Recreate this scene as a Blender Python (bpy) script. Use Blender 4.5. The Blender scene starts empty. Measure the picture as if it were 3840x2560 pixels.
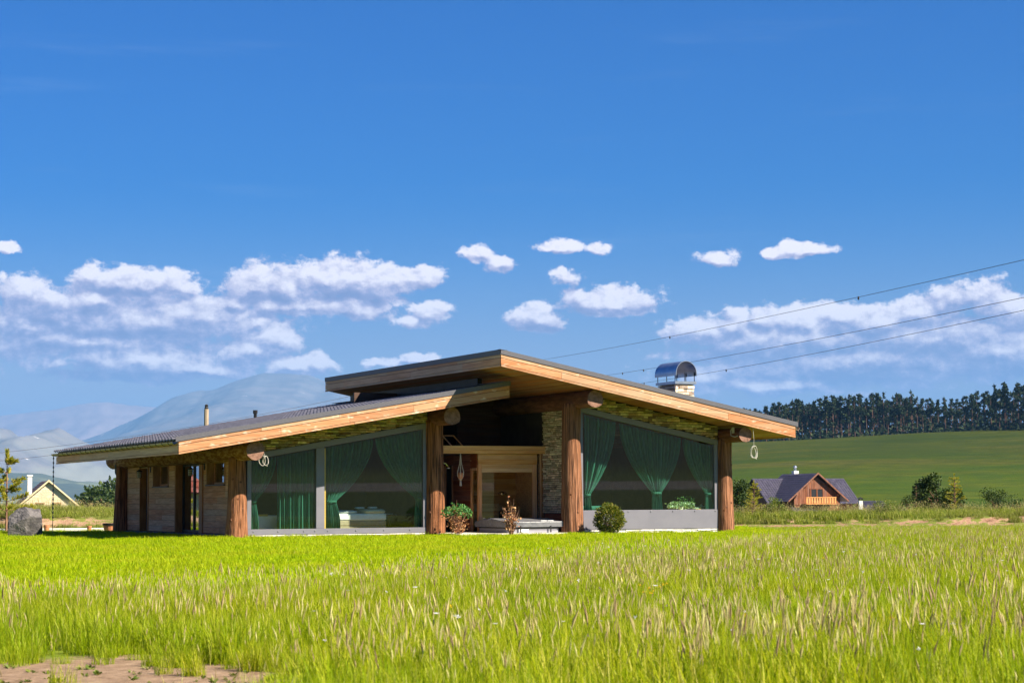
import bpy, bmesh, math, random
import numpy as np
from mathutils import Vector, Matrix, noise as mnoise
R = math.radians
SC = bpy.context.scene
COL = SC.collection
random.seed(7); np.random.seed(7)

# ---------------------------------------------------------------- camera
# world = house frame: X along the front, Y into the house, Z up
F35 = 7467.0                       # focal length in photo pixels (70 mm on 36 mm, 3840 px wide)
PITCH, YAW, ROLL = R(4.576), R(63.82), R(-.351)
CAM = Vector((-18.738, -55.709, 0.947))
FWD = Vector((math.cos(YAW), math.sin(YAW), 0)); RGT = Vector((math.sin(YAW), -math.cos(YAW), 0)); UP = Vector((0, 0, 1))
_cp, _sp, _cr, _sr = math.cos(PITCH), math.sin(PITCH), math.cos(ROLL), math.sin(ROLL)
cf = FWD*_cp + UP*_sp; cu0 = UP*_cp - FWD*_sp
cright = RGT*_cr + cu0*_sr; cup = cu0*_cr - RGT*_sr
cam = bpy.data.cameras.new('camera'); cam.lens = 70; cam.sensor_width = 36; cam.clip_start = .5; cam.clip_end = 90000
cam.dof.use_dof = True; cam.dof.focus_distance = 58; cam.dof.aperture_fstop = 7.1
co = bpy.data.objects.new('camera', cam); COL.objects.link(co); SC.camera = co
m = Matrix((cright, cup, -cf)).transposed().to_4x4(); m.translation = CAM; co.matrix_world = m

def yh(px): return 1877.6 - .0061*(px - 1920)
def at(px, f, z=None, py=None):
    """a point of the place: bearing of photo column px, f metres ahead of the camera, at height z (or seen at row py)"""
    p = CAM + FWD*f + RGT*((px - 1920)/F35*f)
    p.z = z if z is not None else CAM.z + (yh(px) - py)/F35*f
    return p
def gl(f, r, z=0): 
    p = CAM + FWD*f + RGT*r; p.z = z; return p

# ---------------------------------------------------------------- sun, sky, exposure
SUN_L = Vector((-.66, .91, -1)).normalized()          # way the light travels
ELEV = math.asin(-SUN_L.z)
sun = bpy.data.lights.new('sun', 'SUN'); sun.energy = 4.8; sun.angle = R(.5); sun.color = (1, .90, .74)
so = bpy.data.objects.new('sun', sun); COL.objects.link(so); so.rotation_euler = SUN_L.to_track_quat('-Z', 'Y').to_euler()
SC.view_settings.view_transform = 'Standard'; SC.view_settings.look = 'None'; SC.view_settings.gamma = 1
SC.view_settings.use_curve_mapping = False; SC.view_settings.exposure = 1.6
SC.cycles.use_denoising = True
SC.cycles.volume_bounces = 0; SC.cycles.max_bounces = 8; SC.cycles.transparent_max_bounces = 24
SC.cycles.diffuse_bounces = 4; SC.cycles.glossy_bounces = 3; SC.cycles.caustics_reflective = False; SC.cycles.caustics_refractive = False
SC.cycles.sample_clamp_indirect = 6

class N:
    """small node-tree writer"""
    def __init__(s, nt): s.nt = nt
    def __call__(s, typ, ins=None, **kw):
        n = s.nt.nodes.new('ShaderNode' + typ)
        for k, v in kw.items(): setattr(n, k, v)
        for k, v in (ins or {}).items():
            sock = n.inputs[k]
            if isinstance(v, bpy.types.NodeSocket): s.nt.links.new(v, sock)
            else: sock.default_value = v
        return n
    def math(s, op, a, b=0.0, c=0.0, clamp=False):
        n = s.nt.nodes.new('ShaderNodeMath'); n.operation = op; n.use_clamp = clamp
        for i, v in enumerate((a, b, c)):
            if isinstance(v, bpy.types.NodeSocket): s.nt.links.new(v, n.inputs[i])
            else: n.inputs[i].default_value = v
        return n.outputs[0]
    def vec(s, op, a, b=(0, 0, 0), c=(0, 0, 0)):
        n = s.nt.nodes.new('ShaderNodeVectorMath'); n.operation = op
        for i, v in enumerate((a, b, c)):
            if i >= len(n.inputs): break
            if isinstance(v, bpy.types.NodeSocket): s.nt.links.new(v, n.inputs[i])
            else: n.inputs[i].default_value = v
        return n.outputs['Value'] if op in ('LENGTH', 'DOT_PRODUCT') else n.outputs[0]
    def mix(s, fac, a, b, blend='MIX'):
        n = s.nt.nodes.new('ShaderNodeMix'); n.data_type = 'RGBA'; n.blend_type = blend
        for k, v in ((0, fac), (6, a), (7, b)):
            if isinstance(v, bpy.types.NodeSocket): s.nt.links.new(v, n.inputs[k])
            else: n.inputs[k].default_value = v if k == 0 else (*v, 1)[:4]
        return n.outputs[2]
    def ramp(s, fac, stops):
        n = s.nt.nodes.new('ShaderNodeValToRGB'); s.nt.links.new(fac, n.inputs[0])
        e = n.color_ramp.elements
        while len(e) < len(stops): e.new(.5)
        for el, (p, c) in zip(e, stops): el.position = p; el.color = (*c, 1)[:4]
        return n.outputs[0]
    def smooth(s, x, lo, hi):
        n = s.nt.nodes.new('ShaderNodeMapRange'); n.interpolation_type = 'SMOOTHSTEP'; s.nt.links.new(x, n.inputs[0])
        n.inputs[1].default_value = lo; n.inputs[2].default_value = hi
        return n.outputs[0]

def build_world():
    w = bpy.data.worlds.new('World'); SC.world = w; w.use_nodes = True; nt = w.node_tree; nt.nodes.clear(); n = N(nt)
    sky = n('TexSky', sky_type='NISHITA'); sky.sun_disc = False; sky.sun_elevation = ELEV
    sky.sun_rotation = math.atan2(-SUN_L.x, -SUN_L.y); sky.air_density = 1.0; sky.dust_density = 1.2; sky.ozone_density = 2.5
    d = n('TexCoord').outputs['Generated']
    hs = n('HueSaturation', {'Saturation': 1.28, 'Value': 1.0, 'Color': sky.outputs[0]}).outputs[0]
    # bearings: u = tangent of the angle to the right of the view heading, v = tangent of the height over the horizon
    f = n.vec('DOT_PRODUCT', d, tuple(FWD)); r = n.vec('DOT_PRODUCT', d, tuple(RGT)); z = n('SeparateXYZ', {0: d}).outputs[2]
    az = n.math('ARCTAN2', r, f)
    az = n.math('PINGPONG', n.math('ADD', az, .29), .58); az = n.math('SUBTRACT', az, .29)      # the same cumulus field goes on all round
    el = n.math('ARCSINE', z)
    tint = n.mix(n.smooth(el, R(9.5), R(.5)), (.012, .28, .64), (.86, .60, .66))
    skyc = n.mix(1.0, hs, tint, 'MULTIPLY')
    uv = n('CombineXYZ', {0: az, 1: el, 2: 0.0}).outputs[0]
    nz = n('TexNoise', {'Vector': n.vec('MULTIPLY', uv, (24, 34, 1)), 'Scale': 1.0, 'Detail': 5.0, 'Roughness': .6}).outputs
    nf = n('TexNoise', {'Vector': n.vec('MULTIPLY', uv, (85, 115, 1)), 'Scale': 1.0, 'Detail': 8.0, 'Roughness': .70}).outputs
    nb = n('TexNoise', {'Vector': n.vec('ADD', n.vec('MULTIPLY', uv, (85, 115, 1)), (.20, .42, 0)), 'Scale': 1.0, 'Detail': 6.0, 'Roughness': .64}).outputs
    nw = n('TexNoise', {'Vector': n.vec('MULTIPLY', uv, (60, 75, 1)), 'Scale': 1.0, 'Detail': 4.0}).outputs
    wv = n.vec('MULTIPLY_ADD', n.vec('SUBTRACT', nw['Color'], (.5, .5, .5)), (.014, .010, 0), uv)
    def field(blobs, wv=wv):
        out = None
        for (px, py, hw, ht, fl) in blobs:
            u0 = math.atan((px - 1920)/F35); v0 = math.atan((yh(px) - py)/F35); a = hw/F35; b = ht/F35
            q = n.vec('MULTIPLY_ADD', wv, (1/a, 1/b, 0), (-u0/a, -v0/b, 0))
            L = n.vec('LENGTH', q)
            if fl:      # flat base
                sy = n('SeparateXYZ', {0: q}).outputs[1]
                L = n.math('MAXIMUM', L, n.math('MULTIPLY', sy, -fl))
            out = L if out is None else n.math('SMOOTH_MIN', out, L, .25)
        return n.math('SUBTRACT', 1.0, out)
    bright = [(960,1085,150,105,1.6),(1080,1090,120,90,0),(1210,1060,230,90,1.5),(1340,1050,180,80,0),(1540,1042,130,50,1.2),(1150,1150,330,60,1.3),(880,1140,80,50,0),
              (90,1110,130,70,1.2),(340,1140,120,60,0),(200,1160,260,60,0),(650,1085,125,55,1.5),(480,1075,260,60,0),(330,1040,60,50,0),
              (500,1230,620,95,0),(200,1200,420,90,0),(760,1200,300,80,0),(300,1300,560,70,0),(80,1250,300,110,0),(1020,1280,130,70,1.2),(940,1320,120,70,0),(960,1215,60,25,0),
              (480,1355,440,70,1.0),(130,1300,260,70,0),(1110,1380,150,50,1.4),(1180,1370,70,50,0),(760,1390,200,50,0),
              (1800,948,90,34,0),(1880,978,60,40,0),(2090,925,105,32,1.5),(2240,932,58,24,0),(1610,1180,85,52,0),(1540,1210,60,30,0),
              (2010,1195,115,58,1.3),(2160,1120,75,60,0),(2300,1135,200,60,1.4),(2130,1030,70,35,0),
              (2700,968,95,34,0),(2900,945,40,20,0),(3020,940,115,34,1.4),(10,952,50,18,0),(1430,1368,75,30,1.2),(1570,1352,72,24,1.2),
              (2640,1240,150,60,0),(2760,1220,110,75,0),(2870,1210,70,70,0),(2990,1215,110,72,0),(3180,1205,150,60,0),(3330,1220,200,60,0),(3580,1140,110,85,0),(3680,1130,130,90,0),(3820,1190,160,80,0),(3450,1180,160,60,0),
              (3000,1290,460,85,0),(3500,1290,460,110,0),(3200,1370,620,100,0),(3780,1330,300,110,0),(2660,1420,120,60,0),(2900,1450,300,50,0)]
    grey = [(380,1200,520,60,0),(150,1255,320,50,0),(1250,1130,300,34,0),(1000,1120,160,24,0),(420,1290,560,40,0),(480,1420,420,30,0),(500,1085,200,34,0),
            (3300,1300,560,60,0),(3150,1400,620,70,0),(2700,1330,260,40,0),(2300,1165,190,18,0),(2010,1235,100,16,0),(3600,1230,200,24,0),(3800,1380,300,70,0)]
    fb = field(bright); fg = field(grey)
    nn = n.math('SUBTRACT', nz['Fac'], .5); n2 = n.math('SUBTRACT', nf['Fac'], .5)
    fb2 = field(bright, n.vec('ADD', wv, (.0015, .0042, 0)))
    den = n.math('MULTIPLY_ADD', n2, 1.9, n.math('MULTIPLY_ADD', nn, 1.7, fb))
    den = n.math('MAXIMUM', den, n.math('MULTIPLY_ADD', n2, 1.4, n.math('MULTIPLY_ADD', nn, 1.4, n.math('MULTIPLY_ADD', fg, .8, -.06))))
    alpha = n.smooth(den, -.14, .26)
    relief = n.math('SUBTRACT', nf['Fac'], nb['Fac'])                       # lit from the upper right, where the sun stands
    topn = n.math('MAXIMUM', n.math('MINIMUM', n.math('SUBTRACT', fb, fb2), .45), -.26)
    sh = n.math('MULTIPLY_ADD', relief, 1.55, n.math('MULTIPLY_ADD', topn, .95, .57))
    sh = n.math('ADD', sh, n.math('MULTIPLY', nn, .5))
    sh = n.math('SUBTRACT', sh, n.math('MULTIPLY', n.smooth(n.math('MULTIPLY_ADD', n2, .9, n.math('MULTIPLY_ADD', nn, .8, fg)), -.25, .55), .24))
    cc = n.ramp(sh, [(.0, (.21, .22, .37)), (.28, (.32, .31, .46)), (.5, (.52, .48, .60)), (.72, (.78, .72, .76)), (.95, (1.04, .98, .96))])
    cc = n.mix(1.0, cc, (7.4, 7.0, 7.0), 'MULTIPLY')
    cirrus = n('TexNoise', {'Vector': n.vec('MULTIPLY', uv, (5, 60, 1)), 'Scale': 1.0, 'Detail': 5.0, 'Roughness': .6}).outputs['Fac']
    ca = n.math('MULTIPLY', n.smooth(cirrus, .55, .85), .10)
    skyc = n.mix(ca, skyc, (3.5, 4.2, 5.2))
    col = n.mix(n.math('MULTIPLY', alpha, .93), skyc, cc)
    bg = n('Background', {'Color': col, 'Strength': .062})
    out = n('OutputWorld', {'Surface': bg.outputs[0]})
    w.cycles.sampling_method = 'MANUAL'; w.cycles.sample_map_resolution = 512
build_world()

# ---------------------------------------------------------------- helpers
def mat(name, c1, c2=None, rough=.7, scale=(3, 3, 3), detail=4, vary=.0, hue=.0, bump=.0, bscale=None, spec=.3, contrast=(.35, .65), metal=0.0, c3=None, spots=None, transl=None):
    """colour 1 to colour 2 by noise at world position; vary = light/dark from piece to piece"""
    mt = bpy.data.materials.new(name); mt.use_nodes = True; nt = mt.node_tree; nt.nodes.clear(); n = N(nt)
    geo = n('NewGeometry'); oi = n('ObjectInfo')
    rnd = n.math('FRACT', n.math('ADD', n.math('MULTIPLY', geo.outputs['Random Per Island'], 7.31), oi.outputs['Random']))
    pos = n.vec('MULTIPLY_ADD', geo.outputs['Position'], scale, n('CombineXYZ', {0: n.math('MULTIPLY', rnd, 17.0), 1: n.math('MULTIPLY', rnd, 9.0), 2: 0.0}).outputs[0] if vary else (0, 0, 0))
    nz = n('TexNoise', {'Vector': pos, 'Scale': 1.0, 'Detail': float(detail), 'Roughness': .6})
    fac = n.smooth(nz.outputs['Fac'], *contrast)
    col = n.mix(fac, c1, c2 or c1)
    if c3:
        nz3 = n('TexNoise', {'Vector': n.vec('MULTIPLY', pos, (.37, .37, .37)), 'Scale': 1.0, 'Detail': 3.0})
        col = n.mix(n.smooth(nz3.outputs['Fac'], .5, .7), col, c3)
    if spots:          # (colour, scale vec, lo, hi)
        nz4 = n('TexNoise', {'Vector': n.vec('MULTIPLY', geo.outputs['Position'], spots[1]), 'Scale': 1.0, 'Detail': 3.0})
        col = n.mix(n.smooth(nz4.outputs['Fac'], spots[2], spots[3]), col, spots[0])
    if vary or hue:
        rr = n.math('FRACT', n.math('MULTIPLY', rnd, 5.7))
        col = n('HueSaturation', {'Hue': n.math('MULTIPLY_ADD', rr, hue, .5 - hue/2), 'Saturation': n.math('MULTIPLY_ADD', rr, -.25*(vary > 0), 1.1),
                                  'Value': n.math('MULTIPLY_ADD', rnd, vary, 1 - vary/2), 'Color': col}).outputs[0]
    p = n('BsdfPrincipled', {'Base Color': col, 'Roughness': rough, 'Specular IOR Level': spec, 'Metallic': metal})
    if bump:
        bz = n('TexNoise', {'Vector': n.vec('MULTIPLY', pos, bscale or (2, 2, 2)), 'Scale': 1.0, 'Detail': 6.0, 'Roughness': .65})
        b = n('Bump', {'Strength': 1.0, 'Distance': bump, 'Height': bz.outputs['Fac']}); nt.links.new(b.outputs[0], p.inputs['Normal'])
    sh = p.outputs[0]
    if transl:
        t = n('BsdfTranslucent', {'Color': n.mix(1.0, col, transl[1], 'MULTIPLY')})
        ms = n('MixShader', {0: transl[0]}); nt.links.new(sh, ms.inputs[1]); nt.links.new(t.outputs[0], ms.inputs[2]); sh = ms.outputs[0]
    o = n('OutputMaterial'); nt.links.new(sh, o.inputs[0])
    return mt

def glass(name, tint=(.80, .86, .82), mul=2.0, rough=0.0):
    mt = bpy.data.materials.new(name); mt.use_nodes = True; nt = mt.node_tree; nt.nodes.clear(); n = N(nt)
    tr = n('BsdfTransparent', {'Color': (*tint, 1)}); g = n('BsdfGlossy', {'Color': (.95, .97, 1, 1), 'Roughness': rough})
    fc = n('LayerWeight', {'Blend': .5}).outputs['Facing']; ms = n('MixShader', {0: n.math('MULTIPLY', n.math('MULTIPLY_ADD', n.math('POWER', fc, 5.0), .96, .04), mul, clamp=True)})
    nt.links.new(tr.outputs[0], ms.inputs[1]); nt.links.new(g.outputs[0], ms.inputs[2])
    o = n('OutputMaterial'); nt.links.new(ms.outputs[0], o.inputs[0]); return mt

def leafmat(name, stops, transl=.35, tcol=(1.1, 1.2, .6), rough=.55, spec=.25, patch=None):
    """blades and leaves: one tone per blade out of stops, some light passes through"""
    mt = bpy.data.materials.new(name); mt.use_nodes = True; nt = mt.node_tree; nt.nodes.clear(); n = N(nt)
    geo = n('NewGeometry'); oi = n('ObjectInfo')
    rnd = n.math('FRACT', n.math('ADD', geo.outputs['Random Per Island'], n.math('MULTIPLY', oi.outputs['Random'], 3.1)))
    col = n.ramp(rnd, stops)
    if patch:
        nz = n('TexNoise', {'Vector': n.vec('MULTIPLY', geo.outputs['Position'], (patch[1],)*3), 'Scale': 1.0, 'Detail': 3.0})
        col = n.mix(n.math('MULTIPLY', n.smooth(nz.outputs['Fac'], .42, .68), patch[2]), col, patch[0])
    p = n('BsdfPrincipled', {'Base Color': col, 'Roughness': rough, 'Specular IOR Level': spec})
    t = n('BsdfTranslucent', {'Color': n.mix(1.0, col, tcol, 'MULTIPLY')})
    ms = n('MixShader', {0: transl}); nt.links.new(p.outputs[0], ms.inputs[1]); nt.links.new(t.outputs[0], ms.inputs[2])
    o = n('OutputMaterial'); nt.links.new(ms.outputs[0], o.inputs[0]); return mt

class G:
    """collects shapes, then links them as one mesh object"""
    def __init__(s, off=(0, 0, 0)): s.v = []; s.f = []; s.o = Vector(off); s.smooth = False
    def add(s, vs, fs):
        k = len(s.v); s.v += [tuple(v) for v in vs]; s.f += [tuple(i + k for i in f) for f in fs]; return s
    def hexa(s, p):    # p: 4 bottom ccw, 4 top
        return s.add(p, [(3, 2, 1, 0), (4, 5, 6, 7), (0, 1, 5, 4), (1, 2, 6, 5), (2, 3, 7, 6), (3, 0, 4, 7)])
    def box(s, x0, x1, y0, y1, z0, z1):
        return s.hexa([(x0, y0, z0), (x1, y0, z0), (x1, y1, z0), (x0, y1, z0), (x0, y0, z1), (x1, y0, z1), (x1, y1, z1), (x0, y1, z1)])
    def slope(s, x0, x1, y0, y1, zb, zt):   # box whose bottom and top follow functions of x
        return s.hexa([(x0, y0, zb(x0)), (x1, y0, zb(x1)), (x1, y1, zb(x1)), (x0, y1, zb(x0)), (x0, y0, zt(x0)), (x1, y0, zt(x1)), (x1, y1, zt(x1)), (x0, y1, zt(x0))])
    def prism(s, poly, y0, y1):   # polygon in x,z pushed along y
        k = len(poly); vs = [(x, y0, z) for x, z in poly] + [(x, y1, z) for x, z in poly]
        return s.add(vs, [tuple(range(k)), tuple(range(2*k - 1, k - 1, -1))] + [(i, i + k, (i + 1) % k + k, (i + 1) % k) for i in range(k)])
    def tube(s, path, r, n=8, cap=True):
        path = [Vector(p) for p in path]; rs = r if isinstance(r, (list, tuple)) else [r]*len(path)
        vs = []; prev = None
        for i, p in enumerate(path):
            t = (path[min(i + 1, len(path) - 1)] - path[max(i - 1, 0)]).normalized()
            a = t.orthogonal().normalized() if prev is None else (prev - t*prev.dot(t)).normalized()
            prev = a; b = t.cross(a)
            vs += [p + (a*math.cos(2*math.pi*j/n) + b*math.sin(2*math.pi*j/n))*rs[i] for j in range(n)]
        fs = [(i*n + j, i*n + (j + 1) % n, (i + 1)*n + (j + 1) % n, (i + 1)*n + j) for i in range(len(path) - 1) for j in range(n)]
        if cap: fs += [tuple(range(n - 1, -1, -1)), tuple(range((len(path) - 1)*n, len(path)*n))]
        return s.add(vs, fs)
    def lathe(s, prof, c=(0, 0, 0), n=16, cap=True):
        vs = [(c[0] + r*math.cos(2*math.pi*j/n), c[1] + r*math.sin(2*math.pi*j/n), c[2] + z) for r, z in prof for j in range(n)]
        fs = [(i*n + j, i*n + (j + 1) % n, (i + 1)*n + (j + 1) % n, (i + 1)*n + j) for i in range(len(prof) - 1) for j in range(n)]
        if cap: fs += [tuple(range(n - 1, -1, -1)), tuple(range((len(prof) - 1)*n, len(prof)*n))]
        return s.add(vs, fs)
    def mesh(s, name, m=None):
        me = bpy.data.meshes.new(name); o = s.o
        me.from_pydata([(x - o.x, y - o.y, z - o.z) for x, y, z in s.v], [], s.f)
        if s.smooth: me.polygons.foreach_set('use_smooth', [True]*len(me.polygons))
        if m: me.materials.append(m)
        return me
    def build(s, name, m, parent=None, **props):
        o = bpy.data.objects.new(name, s.mesh(name, m)); COL.objects.link(o)
        if parent is not None: o.parent = parent
        for k, v in props.items(): o[k] = v
        return o

def thing(name, label, cat, loc=(0, 0, 0), group=None, rz=0):
    o = bpy.data.objects.new(name, None); COL.objects.link(o); o.location = loc; o.rotation_euler = (0, 0, rz); o.empty_display_size = .1
    o['label'] = label; o['category'] = cat
    if group: o['group'] = group
    return o
def tag(o, label, cat, group=None):
    o['label'] = label; o['category'] = cat
    if group: o['group'] = group
    return o
def bevel(o, w=.01, seg=1):
    b = o.modifiers.new('bevel', 'BEVEL'); b.width = w; b.segments = seg; b.limit_method = 'ANGLE'; return o
def piece(name, me, parent, loc=(0, 0, 0), rot=(0, 0, 0), scl=(1, 1, 1), **props):
    o = bpy.data.objects.new(name, me); COL.objects.link(o); o.parent = parent; o.location = loc; o.rotation_euler = rot; o.scale = scl
    for k, v in props.items(): o[k] = v
    return o
UNIT = {}
def unit_box(m):
    if m.name not in UNIT:
        g = G().box(-.5, .5, -.5, .5, -.5, .5); UNIT[m.name] = g.mesh('board', m)
    return UNIT[m.name]
def board(name, parent, m, x0, x1, y0, y1, z0, z1, **props):
    off = parent.location if parent.type == 'EMPTY' else Vector()
    return piece(name, unit_box(m), parent, ((x0+x1)/2 - off[0], (y0+y1)/2 - off[1], (z0+z1)/2 - off[2]), scl=(x1-x0, y1-y0, z1-z0), **props)

# ---------------------------------------------------------------- materials
M = {}
M['fascia_x'] = mat('fascia wood', (.36, .165, .072), (.43, .235, .12), .6, (.9, 9, 14), 5, .30, .02, .004, c3=(.40, .25, .14), spec=.25, spots=((.52, .39, .27), (3.2, 3, 9), .58, .72))
M['fascia_y'] = mat('fascia wood side lightened', (.50, .27, .14), (.62, .37, .21), .65, (9, .9, 14), 5, .2, .02, .004, spec=.25)  # same wood as the front, colour lightened to lift the shaded side
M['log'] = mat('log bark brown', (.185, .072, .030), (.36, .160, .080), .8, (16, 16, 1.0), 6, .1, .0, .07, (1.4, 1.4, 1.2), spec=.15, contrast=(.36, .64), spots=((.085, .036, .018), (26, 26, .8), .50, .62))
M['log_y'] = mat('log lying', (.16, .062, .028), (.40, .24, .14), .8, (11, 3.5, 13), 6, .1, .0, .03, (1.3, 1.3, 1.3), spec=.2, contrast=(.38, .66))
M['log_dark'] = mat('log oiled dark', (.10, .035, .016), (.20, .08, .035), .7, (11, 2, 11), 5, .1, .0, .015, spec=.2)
M['log_end'] = mat('sawn log end', (.15, .075, .05), (.25, .135, .095), .8, (9, 9, 9), 4, .0, .0, .004)
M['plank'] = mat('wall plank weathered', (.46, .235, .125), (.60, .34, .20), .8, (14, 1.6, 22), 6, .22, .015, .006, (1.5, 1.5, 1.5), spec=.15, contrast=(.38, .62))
M['trim_brown'] = mat('brown stained trim', (.28, .12, .045), (.40, .19, .08), .65, (9, 9, 2), 4, .15, .0, .004)
M['reveal'] = mat('dark reveal', (.055, .025, .012), (.09, .045, .022), .7, (7, 7, 2), 3, .1)
M['soffit'] = mat('soffit boards', (.26, .11, .036), (.40, .18, .065), .6, (14, .8, 8), 5, .35, .02, .004, spec=.3)
M['redwood'] = mat('red brown wall board', (.22, .062, .026), (.32, .105, .046), .6, (8, 1, 14), 4, .25, .0, .004)
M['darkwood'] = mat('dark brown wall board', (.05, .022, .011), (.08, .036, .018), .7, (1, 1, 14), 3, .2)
M['sauna'] = mat('light spruce board', (.62, .31, .105), (.74, .43, .17), .55, (1.2, 9, 16), 4, .2, .01, .003)
M['saunapost'] = mat('spruce post', (.56, .25, .095), (.68, .35, .15), .55, (14, 14, 1.2), 4, .15, .01, .003)
M['stone'] = mat('ledge stone', (.30, .23, .10), (.48, .38, .19), .85, (9, 9, 14), 5, 1.05, .06, .012, (2, 2, 2), spec=.2)
M['stone_pale'] = mat('pale ledge stone', (.46, .37, .24), (.66, .56, .42), .85, (9, 9, 14), 5, 1.0, .06, .012, (2, 2, 2), spec=.2)
M['stone_white'] = mat('white split stone', (.62, .58, .54), (.74, .71, .68), .85, (9, 9, 14), 4, .25, .0, .012)
M['stone_dark'] = mat('slate plinth stone', (.07, .07, .085), (.14, .14, .16), .8, (7, 7, 14), 4, .6, .0, .012)
M['mortar'] = mat('dark joint', (.022, .018, .012), (.035, .03, .02), .9)
M['frame'] = mat('grey window frame', (.150, .146, .172), (.165, .160, .186), .42, (2, 2, 2), 2, spec=.4)
M['flash'] = mat('roof flashing', (.075, .072, .086), (.095, .092, .105), .5, (40, 40, 40), 2, .1, spec=.4)
M['tile'] = mat('roof tile', (.066, .063, .078), (.10, .096, .112), .5, (7, 7, 7), 3, .4, .0, .003, spec=.5)
M['metal'] = mat('zinc sheet', (.33, .36, .42), (.40, .43, .48), .32, (3, 3, 3), 2, .0, metal=.85)
M['steel'] = mat('chrome', (.6, .62, .64), (.7, .7, .72), .2, metal=1.0)
M['gutter'] = mat('brown gutter', (.30, .235, .16), (.36, .29, .21), .45, (3, 3, 3), 2)
M['black'] = mat('black iron', (.012, .011, .011), (.02, .02, .02), .5)
M['curtain'] = mat('green curtain', (.030, .135, .098), (.052, .185, .135), .8, (30, 30, 4), 3, .0, .0, .0, spec=.1, transl=(.18, (1, 1.1, 1)))
M['white'] = mat('white linen', (.74, .76, .74), (.80, .81, .80), .8, (7, 7, 7), 3, .0, .0, .01)
M['cream'] = mat('cream throw', (.62, .55, .38), (.70, .63, .46), .9, (18, 18, 18), 4, .0, .0, .02)
M['beige'] = mat('beige bed base', (.36, .29, .19), (.42, .34, .23), .85, (12, 12, 12), 3)
M['yellowwood'] = mat('yellow pine', (.60, .34, .07), (.68, .42, .11), .5, (12, 12, 1), 3)
M['floor'] = mat('oak floor', (.16, .085, .035), (.24, .135, .06), .45, (1, 9, 9), 4)
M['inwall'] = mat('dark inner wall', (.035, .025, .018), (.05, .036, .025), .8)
M['tubcover'] = mat('grey vinyl cover', (.115, .115, .125), (.16, .16, .17), .38, (5, 5, 5), 4, .0, .0, .012, spec=.5)
M['tubbody'] = mat('grey tub siding', (.26, .25, .28), (.31, .30, .33), .5, (1, 1, 22), 3)
M['glass'] = glass('window glass', (.90, .95, .92), .78)
M['glass_side'] = glass('side window glass', (.7, .75, .72), 2.2)
M['glass_sauna'] = glass('bronze glass', (.95, .90, .78), .8)
M['terracotta'] = mat('terracotta', (.42, .16, .075), (.52, .22, .11), .7, (12, 12, 12), 3)
M['concrete'] = mat('pale kerb', (.58, .55, .50), (.68, .65, .60), .8, (6, 6, 6), 4)
M['paving'] = mat('pale paving', (.50, .45, .38), (.62, .57, .50), .8, (3, 3, 3), 5)
M['rope'] = mat('pale cable', (.40, .38, .33), (.48, .46, .40), .6)
M['macrame'] = mat('cotton cord', (.50, .40, .29), (.60, .50, .38), .9, (40, 40, 40))
M['rock'] = mat('grey boulder', (.06, .055, .055), (.17, .155, .15), .9, (3, 3, 5), 7, .0, .0, .05, (3, 3, 3), contrast=(.3, .7))
M['wire'] = mat('overhead wire', (.10, .105, .13), (.12, .125, .15), .6)
M['pole'] = mat('weathered pole', (.25, .19, .13), (.38, .30, .21), .85, (16, 16, 1), 5)

# ---------------------------------------------------------------- ground
def ground_z(f, r):
    """height of the land at f ahead, r right of the camera"""
    z = -.10 + .05*mnoise.noise((f*.11, r*.11, 0)) * min(1, max(0, (52 - f)/20) + max(0, f - 80)/20)
    fb = 80
    if f > fb + 12:
        k = min(1, (f - fb - 12)/90); z -= k*k*(3 - 2*k)*5.2
    # wooded rise behind and to the right of the camera: it is what the front windows mirror
    q = -(f - 60)*.61 + r*.79
    if q > 95:
        k = min(1, (q - 95)/330); z += 44*k*(.8 + .3*mnoise.noise((r*.006, f*.004, 7)))
    return z
def sheet(name, fs, rs, zf, m, kind='structure', **p):
    g = G()
    for f in fs:
        for r in rs(f) if callable(rs) else rs:
            q = gl(f, r); g.v.append((q.x, q.y, zf(f, r)))
    nr = len(rs(fs[0])) if callable(rs) else len(rs)
    g.f = [(i*nr + j, i*nr + j + 1, (i + 1)*nr + j + 1, (i + 1)*nr + j) for i in range(len(fs) - 1) for j in range(nr - 1)]
    g.smooth = True; o = g.build(name, m, kind=kind); 
    for k, v in p.items(): o[k] = v
    return o
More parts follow.
